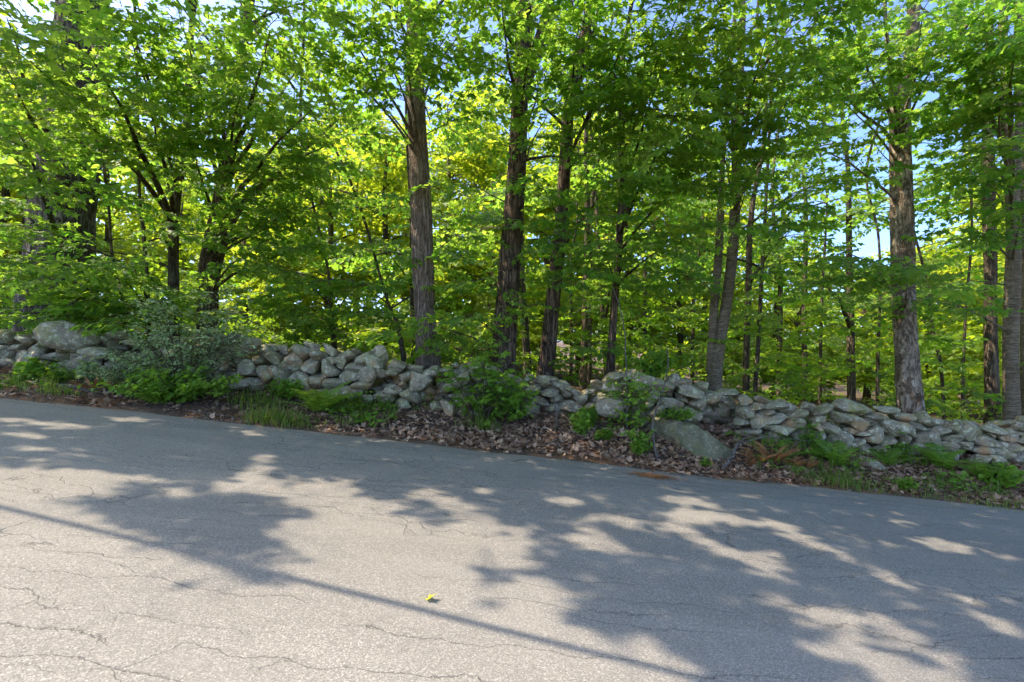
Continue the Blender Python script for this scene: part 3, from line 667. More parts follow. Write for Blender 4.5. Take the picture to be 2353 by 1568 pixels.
# --- close the canopy with sprays added above the road wherever the photograph shows shade
near_keys = ['old', 'slim', 'twin', 'ash', 'streak', 'slant', 'black', 'vee', 'plate', 'edge']
bases = np.array([TREES[k]['base'][:2] for k in near_keys])
gx = np.arange(-9.5, 10.5, 0.25); gy = np.arange(1.2, 9.0, 0.25)
for rnd_ in range(11):
    H = np.zeros((len(gx), len(gy)))
    P = np.concatenate(SHADE_POS)
    ix = np.floor((P[:, 0] - gx[0]) / 0.25).astype(int); iy = np.floor((P[:, 1] - gy[0]) / 0.25).astype(int)
    ok = (ix >= 0) & (ix < len(gx)) & (iy >= 0) & (iy < len(gy)); np.add.at(H, (ix[ok], iy[ok]), 1)
    cx, cyy = np.meshgrid(gx + 0.125, gy + 0.125, indexing='ij')
    need = (H < np.where(cyy > 7.0, 10, 36)) & ~lit(cx, cyy)
    cells = np.argwhere(need)
    if len(cells) == 0: break
    rng.shuffle(cells)
    for (a, b) in cells[::6]:
        fx, fy = gx[a] + 0.12, gy[b] + 0.12
        h = rng.uniform(7.2, 10.5)
        gz = -1.6 - 0.11 * fx
        p = np.array([fx, fy, gz]) + TO_SUN * (h / TO_SUN[2])
        d = np.linalg.norm(bases - p[:2], axis=1); key = near_keys[int(np.argmin(d))]
        yw = rng.uniform(0, 6.28)
        add_sprays(TREES[key]['crown'], [(p - 0.4 * np.array([math.cos(yw), math.sin(yw), 0]), yw, rng.normal(0.05, 0.2), rng.normal(0, 0.2), rng.uniform(0.8, 1.15))], SPRAY_NEAR if p[2] < 0.70 * p[1] else SPRAY_MID, MAPLE_F if p[2] < 0.70 * p[1] else OVAL_F, 0.55)
# limbs reaching over the road, kept where their shadows mostly miss the sunlit spots
for key in near_keys:
    S = TREES[key]['stems'][0]
    done = 0
    for i in range(40):
        p0, _ = trunk_point(key, rng.uniform(5.5, 7.5))
        t = np.array([p0[0] + rng.normal(0, 1.8), rng.uniform(4.8, 7.0), p0[2] + rng.uniform(2.2, 3.6)])
        q = p0 + np.linspace(0.2, 1, 20)[:, None] * (t - p0); fx, fy = sun_foot(q)
        if lit(fx, fy).mean() < 0.08:
            bough(key, t, sprays=False, r0=0.05); done += 1
        if done == 2: break
for k, inf in TREES.items():
    if inf['crown'].V:
        o = inf['crown'].build('crown', [M['maple'], M['twig']]); parent_keep(o, inf['root'])

# ------------------------------------------------------------------ trees farther back, in full sun beyond the first rows
def far_tree_meshes(seed, H, spread, zlow, nl):
    r = np.random.default_rng(seed)
    S = spline([(0, 0, -0.3, 0.20), (0.1, 0, H * 0.3, 0.16), (-0.1, 0.1, H * 0.65, 0.10), (0.05, 0, H, 0.02)], 26)
    m = MB(); V, F = tube(S[:, :3], S[:, 3], 10, relief_fn(seed, 0.05, 8, 0.3)); m.add(V, F, 0, 0.5, True)
    trunk = m.mesh('trunk', [M['bark_far']])
    c = MB()
    for i in range(nl):
        z = zlow + (H - zlow) * r.random() ** 0.9
        L = spread * (1 - 0.6 * ((z - zlow) / (H - zlow)) ** 1.6) * r.uniform(0.5, 1.1); a = r.uniform(0, 6.28)
        p0 = np.array([0, 0, z]); p1 = p0 + [math.cos(a) * L, math.sin(a) * L, L * r.uniform(0.05, 0.4)]
        P = limb_path(p0, p1, 0.08, 0.1, 7, r)
        V, F = tube(P, np.linspace(0.03, 0.006, 7), 4); c.add(V, F, 1, 0.5)
        add_sprays(c, limb_sprays(P, 0.25, 0.50, (0.8, 1.25), r, 0.35), SPRAY_FAR, OVAL_F, 0.55, 0.2, False, False, r=r)
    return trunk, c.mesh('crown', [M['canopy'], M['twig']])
FT = [far_tree_meshes(3, 12, 3.4, 1.6, 34), far_tree_meshes(4, 14, 3.8, 2.6, 38), far_tree_meshes(9, 10, 3.0, 1.0, 32), far_tree_meshes(12, 7, 2.4, 0.5, 26)]
fr = np.random.default_rng(21)
FAR_SPOTS = []
def far_spot(px, Yd, v, s=1.0): FAR_SPOTS.append((px, Yd, v, s))
for px, Yd, v, s in [(60,20,2,.9),(250,25,0,.9),(420,30,3,1.0),(560,22,3,.9),(640,27,2,1.0),(760,20,3,1.0),(820,26,0,1.0),(890,20,2,.9),(1030,21,0,.95),(1090,26,1,1.0),(1130,18,3,1.0),(1260,21,2,1.0),(1330,27,1,1.0),(1440,22,0,1.0),(1500,28,1,1.0),(1560,23,3,1.0),(1620,26,0,1.0),(1780,28,2,.9),(1830,24,3,1.0),(1990,26,3,1.0),(2050,31,2,.9),(2130,22,3,1.0),(2190,27,2,.9),(2330,22,2,.95),(2400,27,1,1.0),(-60,28,1,1.0),(140,34,1,1.0),(330,40,2,1.1),(480,44,0,1.1),(700,38,1,1.1),(930,36,0,1.1),(1180,38,1,1.1),(1400,38,0,1.1),(1680,40,1,1.1),(2100,42,0,1.0),(2300,38,1,1.1)]:
    far_spot(px, Yd, v, s)
WHERE = ['the massive dark tree', 'the slim dark trunk', 'the two-stemmed tree', 'the grey-green shrub', 'the straight central trunk', 'the thick dark trunk', 'the slanting dark trunk', 'the blackish trunk', 'the V-shaped stems', 'the pole-thin young tree', 'the dark blotchy trunk', 'the pale plated trunk', 'the straight dark trunk', 'the right edge of the wall']
WX = [150, 400, 500, 640, 970, 1160, 1260, 1410, 1660, 1760, 1950, 2080, 2275, 2400]
used_lab = {}
for px, Yd, v, s in sorted(FAR_SPOTS):
    x = (px - 1176.5) * Yd / PXF; gz = float(ground_z(x, Yd))
    near = WHERE[int(np.argmin([abs(px - w) for w in WX]))]
    depth = 'sunlit' if Yd < 24 else ('tall distant' if Yd > 30 else 'farther sunlit')
    kindw = {0: 'leafy tree', 1: 'tall leafy tree', 2: 'dense leafy tree', 3: 'small bushy tree'}[v]
    lab = f'{depth} yellow-green {kindw} showing behind {near}'
    used_lab[lab] = used_lab.get(lab, 0) + 1
    if used_lab[lab] > 1: lab = f'{depth} yellow-green {kindw} seen just right of and behind {near}'
    root = empty('sunlit_tree', (x, Yd, gz)); tag(root, lab, 'tree', 'sunlit trees deep behind the wall')
    root.rotation_euler = (0, 0, fr.uniform(0, 6.28)); sc = s * fr.uniform(0.92, 1.1); root.scale = (sc, sc, sc)
    for me in FT[v]:
        o = bpy.data.objects.new(me.name.split('.')[0], me); col.objects.link(o); o.parent = root

for x, y, v, s in [(-19, 12, 0, 1), (-23, 15, 1, 1), (-21, 20, 2, 1), (-27, 11, 1, 1), (-26, 24, 0, 1.1), (-31, 18, 2, 1.1), (17, 12, 2, .9), (20, 17, 0, 1), (24, 13, 1, 1)]:
    size_ = {0: 'middle-sized', 1: 'tall', 2: 'dense'}[v] + (' nearer' if y < 14 else ' farther' if y > 19 else '')
    side = 'uphill, past the left' if x < 0 else 'downhill, past the right'
    root = empty('sunlit_tree', (x, y, float(ground_z(x, y)))); tag(root, f'{size_} leafy tree {"well back" if abs(x) > 24 else "close"} {side} end of the stone wall', 'tree', f'trees {side} end of the wall')
    root.rotation_euler = (0, 0, fr.uniform(0, 6.28)); root.scale = (s, s, s)
    for me in FT[v]:
        o = bpy.data.objects.new(me.name.split('.')[0], me); col.objects.link(o); o.parent = root

# far wood that reads as one mass
mass = MB(); r = np.random.default_rng(77)
for i in range(900):
    x = r.uniform(-75, 75); y = r.uniform(48, 66) ; z0 = float(ground_z(x, y)); hgt = 9 + 5 * vnoise(np.array([x, y]), 0.12, 2)
    z = z0 + hgt * r.random()
    add_sprays(mass, [(np.array([x, y, z]), r.uniform(0, 6.28), r.normal(0.1, 0.4), r.normal(0, 0.4), r.uniform(1.8, 2.8))], SPRAY_FAR, OVAL_F, 0.5, 0.2, False, False, r=r)
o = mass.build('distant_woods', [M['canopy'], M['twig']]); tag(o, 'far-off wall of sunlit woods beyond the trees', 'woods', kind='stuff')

# undergrowth in the woods, one leafy mass
ug = MB(); r = np.random.default_rng(31)
for i in range(1700):
    y = 10.2 + 17 * r.random() ** 1.3; px = r.uniform(-120, 2480); x = (px - 1176.5) * y / PXF
    gz = float(ground_z(x, y))
    top = 2.3 if px > 1150 else 1.5
    if 560 < px < 900 and y > 12: top = 0.6
    d = vnoise(np.array([x, y]), 0.55, 13)
    if d < 0.36: continue
    z = gz + 0.1 + top * r.random() * (0.5 + d)
    add_sprays(ug, [(np.array([x, y, z]), r.uniform(0, 6.28), r.normal(0.0, 0.25), r.normal(0, 0.25), r.uniform(0.7, 1.15))], SPRAY_MID, OVAL_F, 0.45, 0.2, True, False, r=r)
o = ug.build('undergrowth', [M['under'], M['twig']]); tag(o, 'leafy green undergrowth filling the woods behind the wall', 'undergrowth', kind='stuff')

# ------------------------------------------------------------------ the stone wall
def stone_mesh(seed, sub=2, name='stone', power=0.72, cuts=5, amp=0.10):
    r = np.random.default_rng(seed)
    bm = bmesh.new(); bmesh.ops.create_icosphere(bm, subdivisions=sub, radius=1.0)
    dirs = r.normal(size=(cuts, 3)); dirs /= np.linalg.norm(dirs, axis=1)[:, None]; offs = r.uniform(0.42, 0.78, cuts)
    for v in bm.verts:
        p = np.array(v.co); p = np.sign(p) * np.abs(p) ** power
        for d, o_ in zip(dirs, offs):
            k = p @ d - o_
            if k > 0: p = p - d * k * 0.95
        n = mnoise.noise(Vector(p * 1.1 + seed * 5.3)); n2 = mnoise.noise(Vector(p * 2.7 + seed * 2.1))
        p = p * (1 + amp * n * 1.6 + amp * 0.5 * n2)
        if sub >= 4: p = p * (1 + 0.06 * mnoise.noise(Vector(p * 4.5 + seed)) + 0.035 * mnoise.noise(Vector(p * 13.0 + seed)))
        v.co = Vector(p)
    co = np.array([v.co for v in bm.verts]); mn, mx = co.min(0), co.max(0)
    for v in bm.verts: v.co = Vector((np.array(v.co) - (mn + mx) / 2) / ((mx - mn) / 2))
    me = bpy.data.meshes.new(name); bm.to_mesh(me); bm.free()
    for p in me.polygons: p.use_smooth = True
    return me
STONES = [stone_mesh(100 + i, 3, 'stone', 0.74 + 0.04 * (i % 6), 7 + i % 5, 0.10) for i in range(20)]
for me in STONES: me.materials.append(M['stone'])

WALL_Y = 8.55
TOPLINE = [(-200,755),(0,760),(100,762),(240,768),(330,772),(420,778),(520,775),(560,778),(640,792),(700,797),(800,800),(870,812),(900,826),(1000,842),(1100,835),(1220,866),(1290,880),(1345,893),(1385,872),(1412,846),(1480,852),(1560,866),(1620,886),(1660,898),(1750,912),(1850,936),(1930,945),(2000,938),(2100,956),(2200,958),(2353,966),(2560,985)]
tx = np.array([(p[0] - 1176.5) * 8.75 / PXF for p in TOPLINE]); tz = np.array([(784 - p[1] - 8) * 8.75 / PXF for p in TOPLINE])
wall = empty('stone_wall', (0, WALL_Y, float(ground_z(0, WALL_Y))))
tag(wall, 'long dry-laid fieldstone wall of grey lichened stones running along the roadside', 'wall')
wr = np.random.default_rng(8)
def wall_y(x): return WALL_Y + 0.12 * math.sin(x * 0.7) + 0.07 * math.sin(x * 1.9 + 1)
dx = 0.02; sxs = np.arange(-9.6, 9.6, dx)
sky_l = ground_z(sxs, np.array([wall_y(x) for x in sxs]) - 0.15) - 0.06
topz = np.interp(sxs, tx, tz)
def put_stone(x, y, z, w, d, h, rx=0, ry=0, rz=0, me=None, mat=None):
    o = bpy.data.objects.new('stone', me or STONES[int(wr.integers(len(STONES)))]); col.objects.link(o)
    o.scale = (w / 2, d / 2, h / 2); o.rotation_euler = (rx, ry, rz); o.location = (x, y, z)
    o.parent = wall; o.matrix_parent_inverse = __import__('mathutils').Matrix.Translation(-Vector(wall.location))
    return o
nst = 0
blocked = np.zeros(len(sxs), bool)
PUT = []
while nst < 520:
    room = topz - sky_l
    room[blocked] = 0
    if room.max() < 0.07: break
    cand = np.where(room > 0.07)[0]
    i = cand[int(np.argmin(sky_l[cand] - (topz[cand] - 0.85) + wr.uniform(0, 0.06, len(cand))))]
    low = (topz[i] - sky_l[i]) > 0.42
    w = wr.uniform(0.18, 0.40) if low else wr.uniform(0.15, 0.31)
    if wr.random() < 0.12: w *= 1.35
    flat_ = wr.random() < 0.25; w *= 1.3 if flat_ else 1.0
    h = w * (wr.uniform(0.34, 0.5) if flat_ else wr.uniform(0.55, 0.95)); h = min(h, max(0.11, room[i] + 0.05))
    k = max(2, int(w / 2 / dx)); a, b = max(0, i - k), min(len(sxs), i + k)
    xx = (sxs[a:b] - sxs[i]) / (w / 2)
    prof = np.sqrt(np.clip(1 - np.abs(xx) ** 2.6, 0, 1))
    base = np.percentile(sky_l[a:b], 55)
    zc = base + h * 0.46
    if zc + h / 2 > topz[i] + 0.16: blocked[max(0, i - 3):i + 4] = True; continue
    sky_l[a:b] = np.maximum(sky_l[a:b], zc + h / 2 * prof * 0.94 - (1 - prof) * h * 0.35)
    sky_l[i] = max(sky_l[i], zc + 0.4 * h)
    lift = zc - (topz[i] - 0.75)
    PUT.append((sxs[i], wall_y(sxs[i]) - 0.17 + 0.16 * max(0, lift) + wr.normal(0, 0.035), zc, w * 1.07, wr.uniform(0.34, 0.5), h * 1.08,
              wr.normal(0, 0.16), wr.normal(0, 0.30), wr.normal(0, 0.4)))
    nst += 1
print('wall stones', nst)
PUT.sort(key=lambda q: -q[3] * q[5] * (1.0 if abs(q[0]) < 9.0 else 0.3))
for q in PUT[:298]: put_stone(*q)
small = MB()
for q in PUT[298:]:
    me = STONES[int(wr.integers(len(STONES)))]
    V = np.array([v.co for v in me.vertices]) * (np.array(q[3:6]) / 2); F = np.array([p.vertices[:] for p in me.polygons])
    V = V @ rotmats(np.array([q[8]]), np.array([q[7]]), np.array([q[6]]))[0].T + np.array(q[:3])
    small.add(V, F, 0, 0.5, True)
if small.V:
    o = small.build('small_stones', M['stone']); o['kind'] = 'stuff'; parent_keep(o, wall)
# rubble core and back face, one joined part
core = MB(); tv = [(np.array([v.co for v in me.vertices]), np.array([p.vertices[:] for p in me.polygons])) for me in [stone_mesh(300 + q, 2, 'core_stone', 0.8, 7, 0.1) for q in range(6)]]
for q in range(900):
    x = wr.uniform(-9.6, 9.6) if q < 620 else wr.choice([-1, 1]) * wr.uniform(9.3, 15.0)
    y = wall_y(x) + (wr.uniform(0.12, 0.62) if q < 620 else wr.uniform(-0.25, 0.5))
    gz = float(ground_z(x, y)); tzv = float(np.interp(x, tx, tz)) if q < 620 else gz + 0.75; z = gz + (tzv - gz - 0.10) * wr.random()
    V, F = tv[int(wr.integers(6))]; s = wr.uniform(0.09, 0.19) if q < 620 else wr.uniform(0.12, 0.22)
    core.add(V * [s * 1.2, s, s * 0.8] + [x, y, z], F, 0, 0.5, True)
o = core.build('rubble_core', M['stone']); o['kind'] = 'stuff'; parent_keep(o, wall)

def boulder(name, label, px, py, Yd, w, d, h, seed, rot=(0, 0, 0), mat='boulder', sink=0.0, power=0.75, cuts=5):
    me = stone_mesh(seed, 4, name, power, cuts, 0.09); me.materials.append(M[mat])
    c = at(px, py, Yd); o = bpy.data.objects.new(name, me); col.objects.link(o)
    o.scale = (w / 2, d / 2, h / 2); o.rotation_euler = rot; o.location = c
    return tag(o, label, 'boulder')
boulder('boulder', 'big rounded grey boulder topping the wall at the far left', 172, 775, 8.45, 0.98, 0.8, 0.56, 31, (0, 0.12, 0.2))
boulder('boulder', 'broad mossy boulder half buried in leaf litter in front of the wall', 1592, 1024, 8.0, 1.5, 1.3, 0.80, 47, (0.35, 0.36, 0.15), power=0.95, cuts=10, mat='mossy')
boulder('boulder', 'long flat slab lying on top of the wall near the pale plated trunk', 1958, 934, 8.45, 0.66, 0.5, 0.26, 53, (0, 0.05, 0.1))
boulder('boulder', 'pointed brownish stone standing up from the top of the wall', 872, 818, 8.45, 0.34, 0.3, 0.40, 61, (0, 0.5, 0))
boulder('boulder', 'large broad wedge-shaped stone at the foot of the wall below its highest stones', 1405, 932, 8.22, 0.58, 0.42, 0.42, 77, (0, 0.2, 0))
boulder('boulder', 'sandy flat-topped rock poking from the bank right of the orange ferns', 2000, 1072, 7.9, 0.60, 0.5, 0.26, 85, (0.2, 0.3, 0))
boulder('boulder', 'flat dark stone jutting from the wall just right of the big rounded boulder', 228, 812, 8.25, 0.62, 0.5, 0.22, 91, (0, 0.05, 0))

# ------------------------------------------------------------------ ground litter, needles
def scatter(n, xr, yr, dens, r):
    x = r.uniform(*xr, n); y = r.uniform(*yr, n)
    k = r.random(n) < dens(x, y); return x[k], y[k]
lr = np.random.default_rng(55)
x, y = scatter(62000, (-11, 12), (6.7, 9.6), lambda x, y: np.clip(0.25 + 0.75 * sstep(-4.5, -1.0, x), 0, 1) * sstep(edge_y(x) - 0.16, edge_y(x) + 0.22, y + 0.25 * (vnoise(np.stack([x, y], -1), 1.3, 14) - 0.5)) * (0.35 + 0.65 * vnoise(np.stack([x, y], -1), 2.2, 3)), lr)
z = np.where(y < edge_y(x), -1.6 + slope(x), ground_z(x, y)) + lr.uniform(0.006, 0.035, len(x)); n = len(x)
CURL = np.array([(0,0,0),(0.15,0.30,0.10),(0.45,0.40,0.16),(0.60,0.16,0.03),(1,0,0.12),(0.55,-0.18,0.02),(0.40,-0.42,0.14),(0.12,-0.28,0.08)], float)
CURL_F = np.array([(0, 3, 1), (1, 3, 2), (0, 5, 3), (3, 5, 4), (0, 7, 5), (5, 7, 6)])
W = place_leaves(CURL, np.stack([x, y, z], 1), lr.uniform(0, 6.28, n), lr.normal(0, 0.35, n), lr.normal(0, 0.45, n), lr.uniform(0.03, 0.125, n) * (0.75 + 0.5 * vnoise(np.stack([x, y], -1), 3.0, 12)))
b = MB(); b.add(W.reshape(-1, 3), (CURL_F[None] + (np.arange(n) * 8)[:, None, None]).reshape(-1, 3), 0, np.repeat(np.clip(lr.beta(1.6, 1.9, n), 0, 1), len(CURL_F)))
for q in range(420):
    px_, py_ = lr.uniform(-9, 10), lr.uniform(7.0, 8.5); a_ = lr.uniform(0, 3.14); l_ = lr.uniform(0.05, 0.22)
    p0 = np.array([px_, py_, float(ground_z(px_, py_)) + 0.03]); p1 = p0 + [math.cos(a_) * l_, math.sin(a_) * l_, 0]; p1[2] = float(ground_z(p1[0], p1[1])) + 0.035
    V, F = tube([p0, (p0 + p1) / 2 + [0, 0, 0.01], p1], [0.005, 0.005, 0.003], 4); b.add(V, F, 0, lr.uniform(0.1, 0.7))
o = b.build('leaf_litter', M['litter']); tag(o, 'dry brown fallen leaves covering the bank between road and wall', 'leaf litter', kind='stuff')
x, y = scatter(26000, (-11, 12), (6.55, 7.7), lambda x, y: sstep(edge_y(x) - 0.18, edge_y(x) + 0.05, y) * (1 - sstep(edge_y(x) + 0.15, edge_y(x) + 0.6, y)) * sstep(0.42, 0.62, vnoise(np.stack([x, y], -1), 1.1, 6)), lr)
e = np.stack([x, y, np.maximum(ground_z(x, y), -1.6 + slope(x)) + lr.uniform(0.004, 0.016, len(x))], 1)
# little drift of needles out on the asphalt
q = at(1500, 1088, 6.45); e2 = np.stack([q[0] + lr.normal(0, 0.16, 420), q[1] + lr.normal(0, 0.06, 420), 0 * lr.random(420)], 1); e2[:, 2] = -1.6 + slope(e2[:, 0]) + lr.uniform(0.004, 0.014, 420)
e = np.concatenate([e, e2]); n = len(e)
NEED = np.array([(0, -0.035, 0), (0, 0.035, 0), (1, 0, 0.05)], float)
W = place_leaves(NEED, e, lr.uniform(0, 6.28, n), lr.normal(0, 0.1, n), lr.normal(0, 0.3, n), lr.uniform(0.06, 0.14, n))
b = MB(); b.add(W.reshape(-1, 3), np.arange(3 * n).reshape(-1, 3), 0, lr.random(n))
o = b.build('pine_needles', M['needle']); tag(o, 'rust-brown pine needles drifted along the edge of the road', 'pine needles', kind='stuff')

x, y = scatter(9000, (-10.5, 10.5), (6.3, 7.7), lambda x, y: np.exp(-((y - edge_y(x)) / 0.16) ** 2) * (0.25 + 0.75 * sstep(0.4, 0.7, vnoise(np.stack([x, y], -1), 1.6, 19))), lr)
n = len(x); sz = lr.uniform(0.005, 0.022, n) * lr.uniform(0.5, 1.0, n)
e = np.stack([x, y, np.where(y < edge_y(x), -1.6 + slope(x), ground_z(x, y)) + sz * 0.4], 1)
OCT = np.array([(1, 0, 0), (-1, 0, 0), (0, 0.8, 0), (0, -0.8, 0), (0, 0, 0.7), (0, 0, -0.7)], float)
OCT_F = np.array([(0, 2, 4), (2, 1, 4), (1, 3, 4), (3, 0, 4), (2, 0, 5), (1, 2, 5), (3, 1, 5), (0, 3, 5)])
W = place_leaves(OCT, e, lr.uniform(0, 6.28, n), lr.normal(0, 0.5, n), lr.normal(0, 0.5, n), sz)
b = MB(); b.add(W.reshape(-1, 3), (OCT_F[None] + (np.arange(n) * 6)[:, None, None]).reshape(-1, 3), 0, 0.5)
o = b.build('gravel', M['road']); tag(o, 'loose grit and crumbled asphalt along the ragged road edge', 'gravel', kind='stuff')

# ------------------------------------------------------------------ verge plants
def on_ground(px, py, Yd):
    p = at(px, py, Yd); p[2] = float(ground_z(p[0], p[1])); return p
def grass_clump(label, px, Yd, n, h, spread, seed, mat='grass', lean=0.5):
    r = np.random.default_rng(seed); c = on_ground(px, 0, Yd); b = MB()
    for i in range(n):
        p = c + [r.normal(0, spread), r.normal(0, spread * 0.45), 0]; p[2] = float(ground_z(p[0], p[1])) - 0.01
        a = r.uniform(0, 6.28); hh = h * r.uniform(0.3, 1.2) * (0.55 + 0.45 * math.exp(-((p[0] - c[0]) / (1.6 * spread)) ** 2)); ln = lean * r.uniform(0.2, 3.2) * hh
        d = np.array([math.cos(a), math.sin(a), 0]); s = np.array([-d[1], d[0], 0]) * r.uniform(0.004, 0.008)
        p1 = p + d * ln * 0.3 + [0, 0, hh * 0.62]; p2 = p + d * ln * 1.0 + [r.normal(0, 0.02), 0, hh * r.uniform(0.55, 1.0)]
        b.add([p - s, p + s, p1 - s * 0.8, p1 + s * 0.8, p2], [(0, 1, 3), (0, 3, 2), (2, 3, 4)], 0, np.clip(r.normal(0.55, 0.3), 0, 1))
    sparse = spread > 0.28
    o = b.build('grass' if sparse else 'grass_clump', M[mat], loc=c); return tag(o, label, 'grass', None if sparse else 'grass clumps on the verge', 'stuff' if sparse else None)
grass_clump('bright tall grass clump at the road edge below the fern', 640, 7.15, 420, 0.30, 0.26, 1)
grass_clump('grass tuft against the wall right of the bright fern', 812, 8.0, 240, 0.34, 0.20, 2)
grass_clump('loose grass below the wall left of the bright fern', 590, 7.75, 260, 0.30, 0.30, 3)
grass_clump('straw-coloured and green grass below the orange dead ferns', 1925, 7.15, 420, 0.22, 0.30, 4)
grass_clump('short grass spreading at the bottom right corner of the bank', 2290, 7.15, 420, 0.14, 0.55, 5)
grass_clump('small grass tuft under the bushy maple seedling on the bank', 1110, 7.85, 160, 0.34, 0.16, 6)
grass_clump('sparse grass at the left end of the road edge', 25, 7.5, 120, 0.12, 0.3, 7)
grass_clump('low grass between the road and the small leafy plant at right', 2100, 7.2, 160, 0.12, 0.35, 8)

def leafy(name, label, cat, base, h, rx, n_st, leaf, faces, size, mat, seed, per=10, tint=0.5, droop=0.4, group=None, up=1.0, ry=None, sub=2):
    """a bushy plant: arching stems with twigs and leaves"""
    r = np.random.default_rng(seed); base = np.asarray(base, float)
    root = empty(name, base); tag(root, label, cat, group)
    st = MB(); lv = MB(); ry = ry or rx * 0.6
    for i in range(n_st):
        a = r.uniform(0, 6.28); rad = math.sqrt(r.random())
        hh = h * (1 - 0.45 * rad ** 2) * r.uniform(0.45, 1.05)
        tip = base + [math.cos(a) * rx * rad, math.sin(a) * ry * rad, hh * up]
        p0 = base + [math.cos(a) * 0.07 * rx, math.sin(a) * 0.07 * rx, 0]
        mid = p0 * 0.5 + tip * 0.5 + [0, 0, 0.14 * hh]
        P = spline([p0, mid, tip], 8)
        V, F = tube(P, np.linspace(0.006, 0.002, 8), 4); st.add(V, F, 0, 0.5, True)
        pos, yaw = [], []
        for k in range(sub * per):
            t = r.uniform(0.15, 1.0); q = P[min(7, int(t * 7.999))]
            ta = r.uniform(0, 6.28); ln = r.uniform(0.10, 0.34) * min(1.0, h)
            e = q + [math.cos(ta) * ln, math.sin(ta) * ln, r.uniform(-0.05, 0.12)]
            V, F = tube([q, e], [0.003, 0.0015], 3, caps=False); st.add(V, F, 0, 0.5)
            for m_ in range(5):
                f = (m_ + 1) / 5; y_ = ta + (1 if m_ % 2 else -1) * r.uniform(0.4, 1.1)
                pos.append(q * (1 - f) + e * f); yaw.append(y_)
        pos = np.array(pos); n = len(pos)
        W = place_leaves(leaf, pos, np.array(yaw), r.normal(droop * 0.6, 0.35, n), r.normal(0, 0.45, n), r.uniform(*size, n))
        lv.add(W.reshape(-1, 3), (faces[None] + (np.arange(n) * leaf.shape[0])[:, None, None]).reshape(-1, 3), 0, np.repeat(np.clip(r.normal(tint, 0.22, n), 0, 1), len(faces)))
    parent_keep(st.build('stems', M['twig']), root); parent_keep(lv.build('foliage', M[mat]), root)
    return root
VP = 'leafy plants on the bank'
leafy('shrub', 'large grey-green small-leaved shrub spilling over the left part of the wall', 'shrub', on_ground(430, 0, 7.9), 1.95, 1.25, 46, OVAL * [1, 0.65, 1], OVAL_F, (0.045, 0.08), 'greyleaf', 1, 9, 0.6)
leafy('shrub', 'low green shrub at the foot of the grey-green shrub beside the road', 'shrub', on_ground(400, 0, 7.5), 0.55, 0.95, 40, LANCE * [1, 1.5, 1], LANCE_F, (0.06, 0.10), 'bright', 2, 8, 0.5)
leafy('shrub', 'sprawling grey-green weed left of the large shrub by the wall', 'shrub', on_ground(290, 0, 7.75), 0.55, 0.6, 26, LANCE, LANCE_F, (0.035, 0.06), 'greyleaf', 3, 8, 0.5)
leafy('maple_sapling', 'bushy bright green maple sapling growing against the wall below the thick dark trunk', 'sapling', on_ground(1105, 0, 8.0), 1.5, 0.72, 20, MAPLE, MAPLE_F, (0.065, 0.12), 'bright', 4, 4, 0.7)
leafy('maple_sapling', 'leafy green trails hanging over the wall right of the bushy maple sapling', 'sapling', on_ground(1180, 0, 8.1), 0.85, 0.5, 12, MAPLE, MAPLE_F, (0.06, 0.10), 'bright', 14, 5, 0.5)
leafy('maple_sapling', 'slender sapling with leaf tufts in front of the highest stones of the wall', 'sapling', on_ground(1448, 0, 8.05), 1.2, 0.34, 13, MAPLE, MAPLE_F, (0.05, 0.09), 'bright', 5, 5, 0.7)
leafy('maple_sapling', 'leafy sprout on top of the wall above the broad mossy boulder', 'sapling', at(1500, 868, 8.6), 0.55, 0.42, 16, MAPLE, MAPLE_F, (0.05, 0.08), 'bright', 15, 6, 0.45)
leafy('leafy_plant', 'pale yellow-green plant catching the light on the leaf litter', 'plant', on_ground(1335, 0, 7.75), 0.42, 0.15, 9, OVAL, OVAL_F, (0.05, 0.08), 'bright', 6, 5, 0.9, group=VP)
leafy('leafy_plant', 'dark green broad-leaved plant against the wall behind the pale yellow-green plant', 'plant', on_ground(1348, 0, 8.1), 0.30, 0.20, 8, MAPLE, MAPLE_F, (0.08, 0.12), 'under', 7, 4, 0.5, group=VP)
leafy('leafy_plant', 'small dark green plant on the litter right of the pale yellow-green plant', 'plant', on_ground(1388, 0, 7.65), 0.16, 0.14, 7, MAPLE, MAPLE_F, (0.06, 0.09), 'under', 8, 4, 0.5, group=VP)
leafy('leafy_plant', 'upright leafy seedling near the road left of the broad mossy boulder', 'plant', on_ground(1465, 0, 7.35), 0.45, 0.20, 11, MAPLE, MAPLE_F, (0.035, 0.06), 'bright', 9, 6, 0.5, group=VP)
leafy('leafy_plant', 'mat of small green leaves growing over the top of the broad mossy boulder', 'plant', at(1562, 962, 7.95), 0.12, 0.36, 24, OVAL, OVAL_F, (0.03, 0.05), 'bright', 10, 5, 0.5, group=VP)
leafy('leafy_plant', 'leafy weeds in front of the wall left of the bright fern', 'plant', on_ground(655, 0, 8.05), 0.38, 0.40, 16, OVAL, OVAL_F, (0.04, 0.07), 'bright', 11, 6, 0.5, group=VP)
leafy('leafy_plant', 'small leafy plant on the litter near the road at right', 'plant', on_ground(2085, 0, 7.2), 0.15, 0.16, 8, OVAL, OVAL_F, (0.04, 0.07), 'bright', 12, 5, 0.6, group=VP)
leafy('leafy_plant', 'broad-leaved green plant on the bank at the right edge by the wall', 'plant', on_ground(2290, 0, 7.65), 0.34, 0.30, 14, OVAL, OVAL_F, (0.08, 0.13), 'bright', 13, 4, 0.5, group=VP)
leafy('leafy_plant', 'broad-leaved green weed beside the boulder at the far left', 'plant', on_ground(70, 0, 7.95), 0.30, 0.26, 10, OVAL, OVAL_F, (0.08, 0.12), 'bright', 16, 4, 0.4, group=VP)
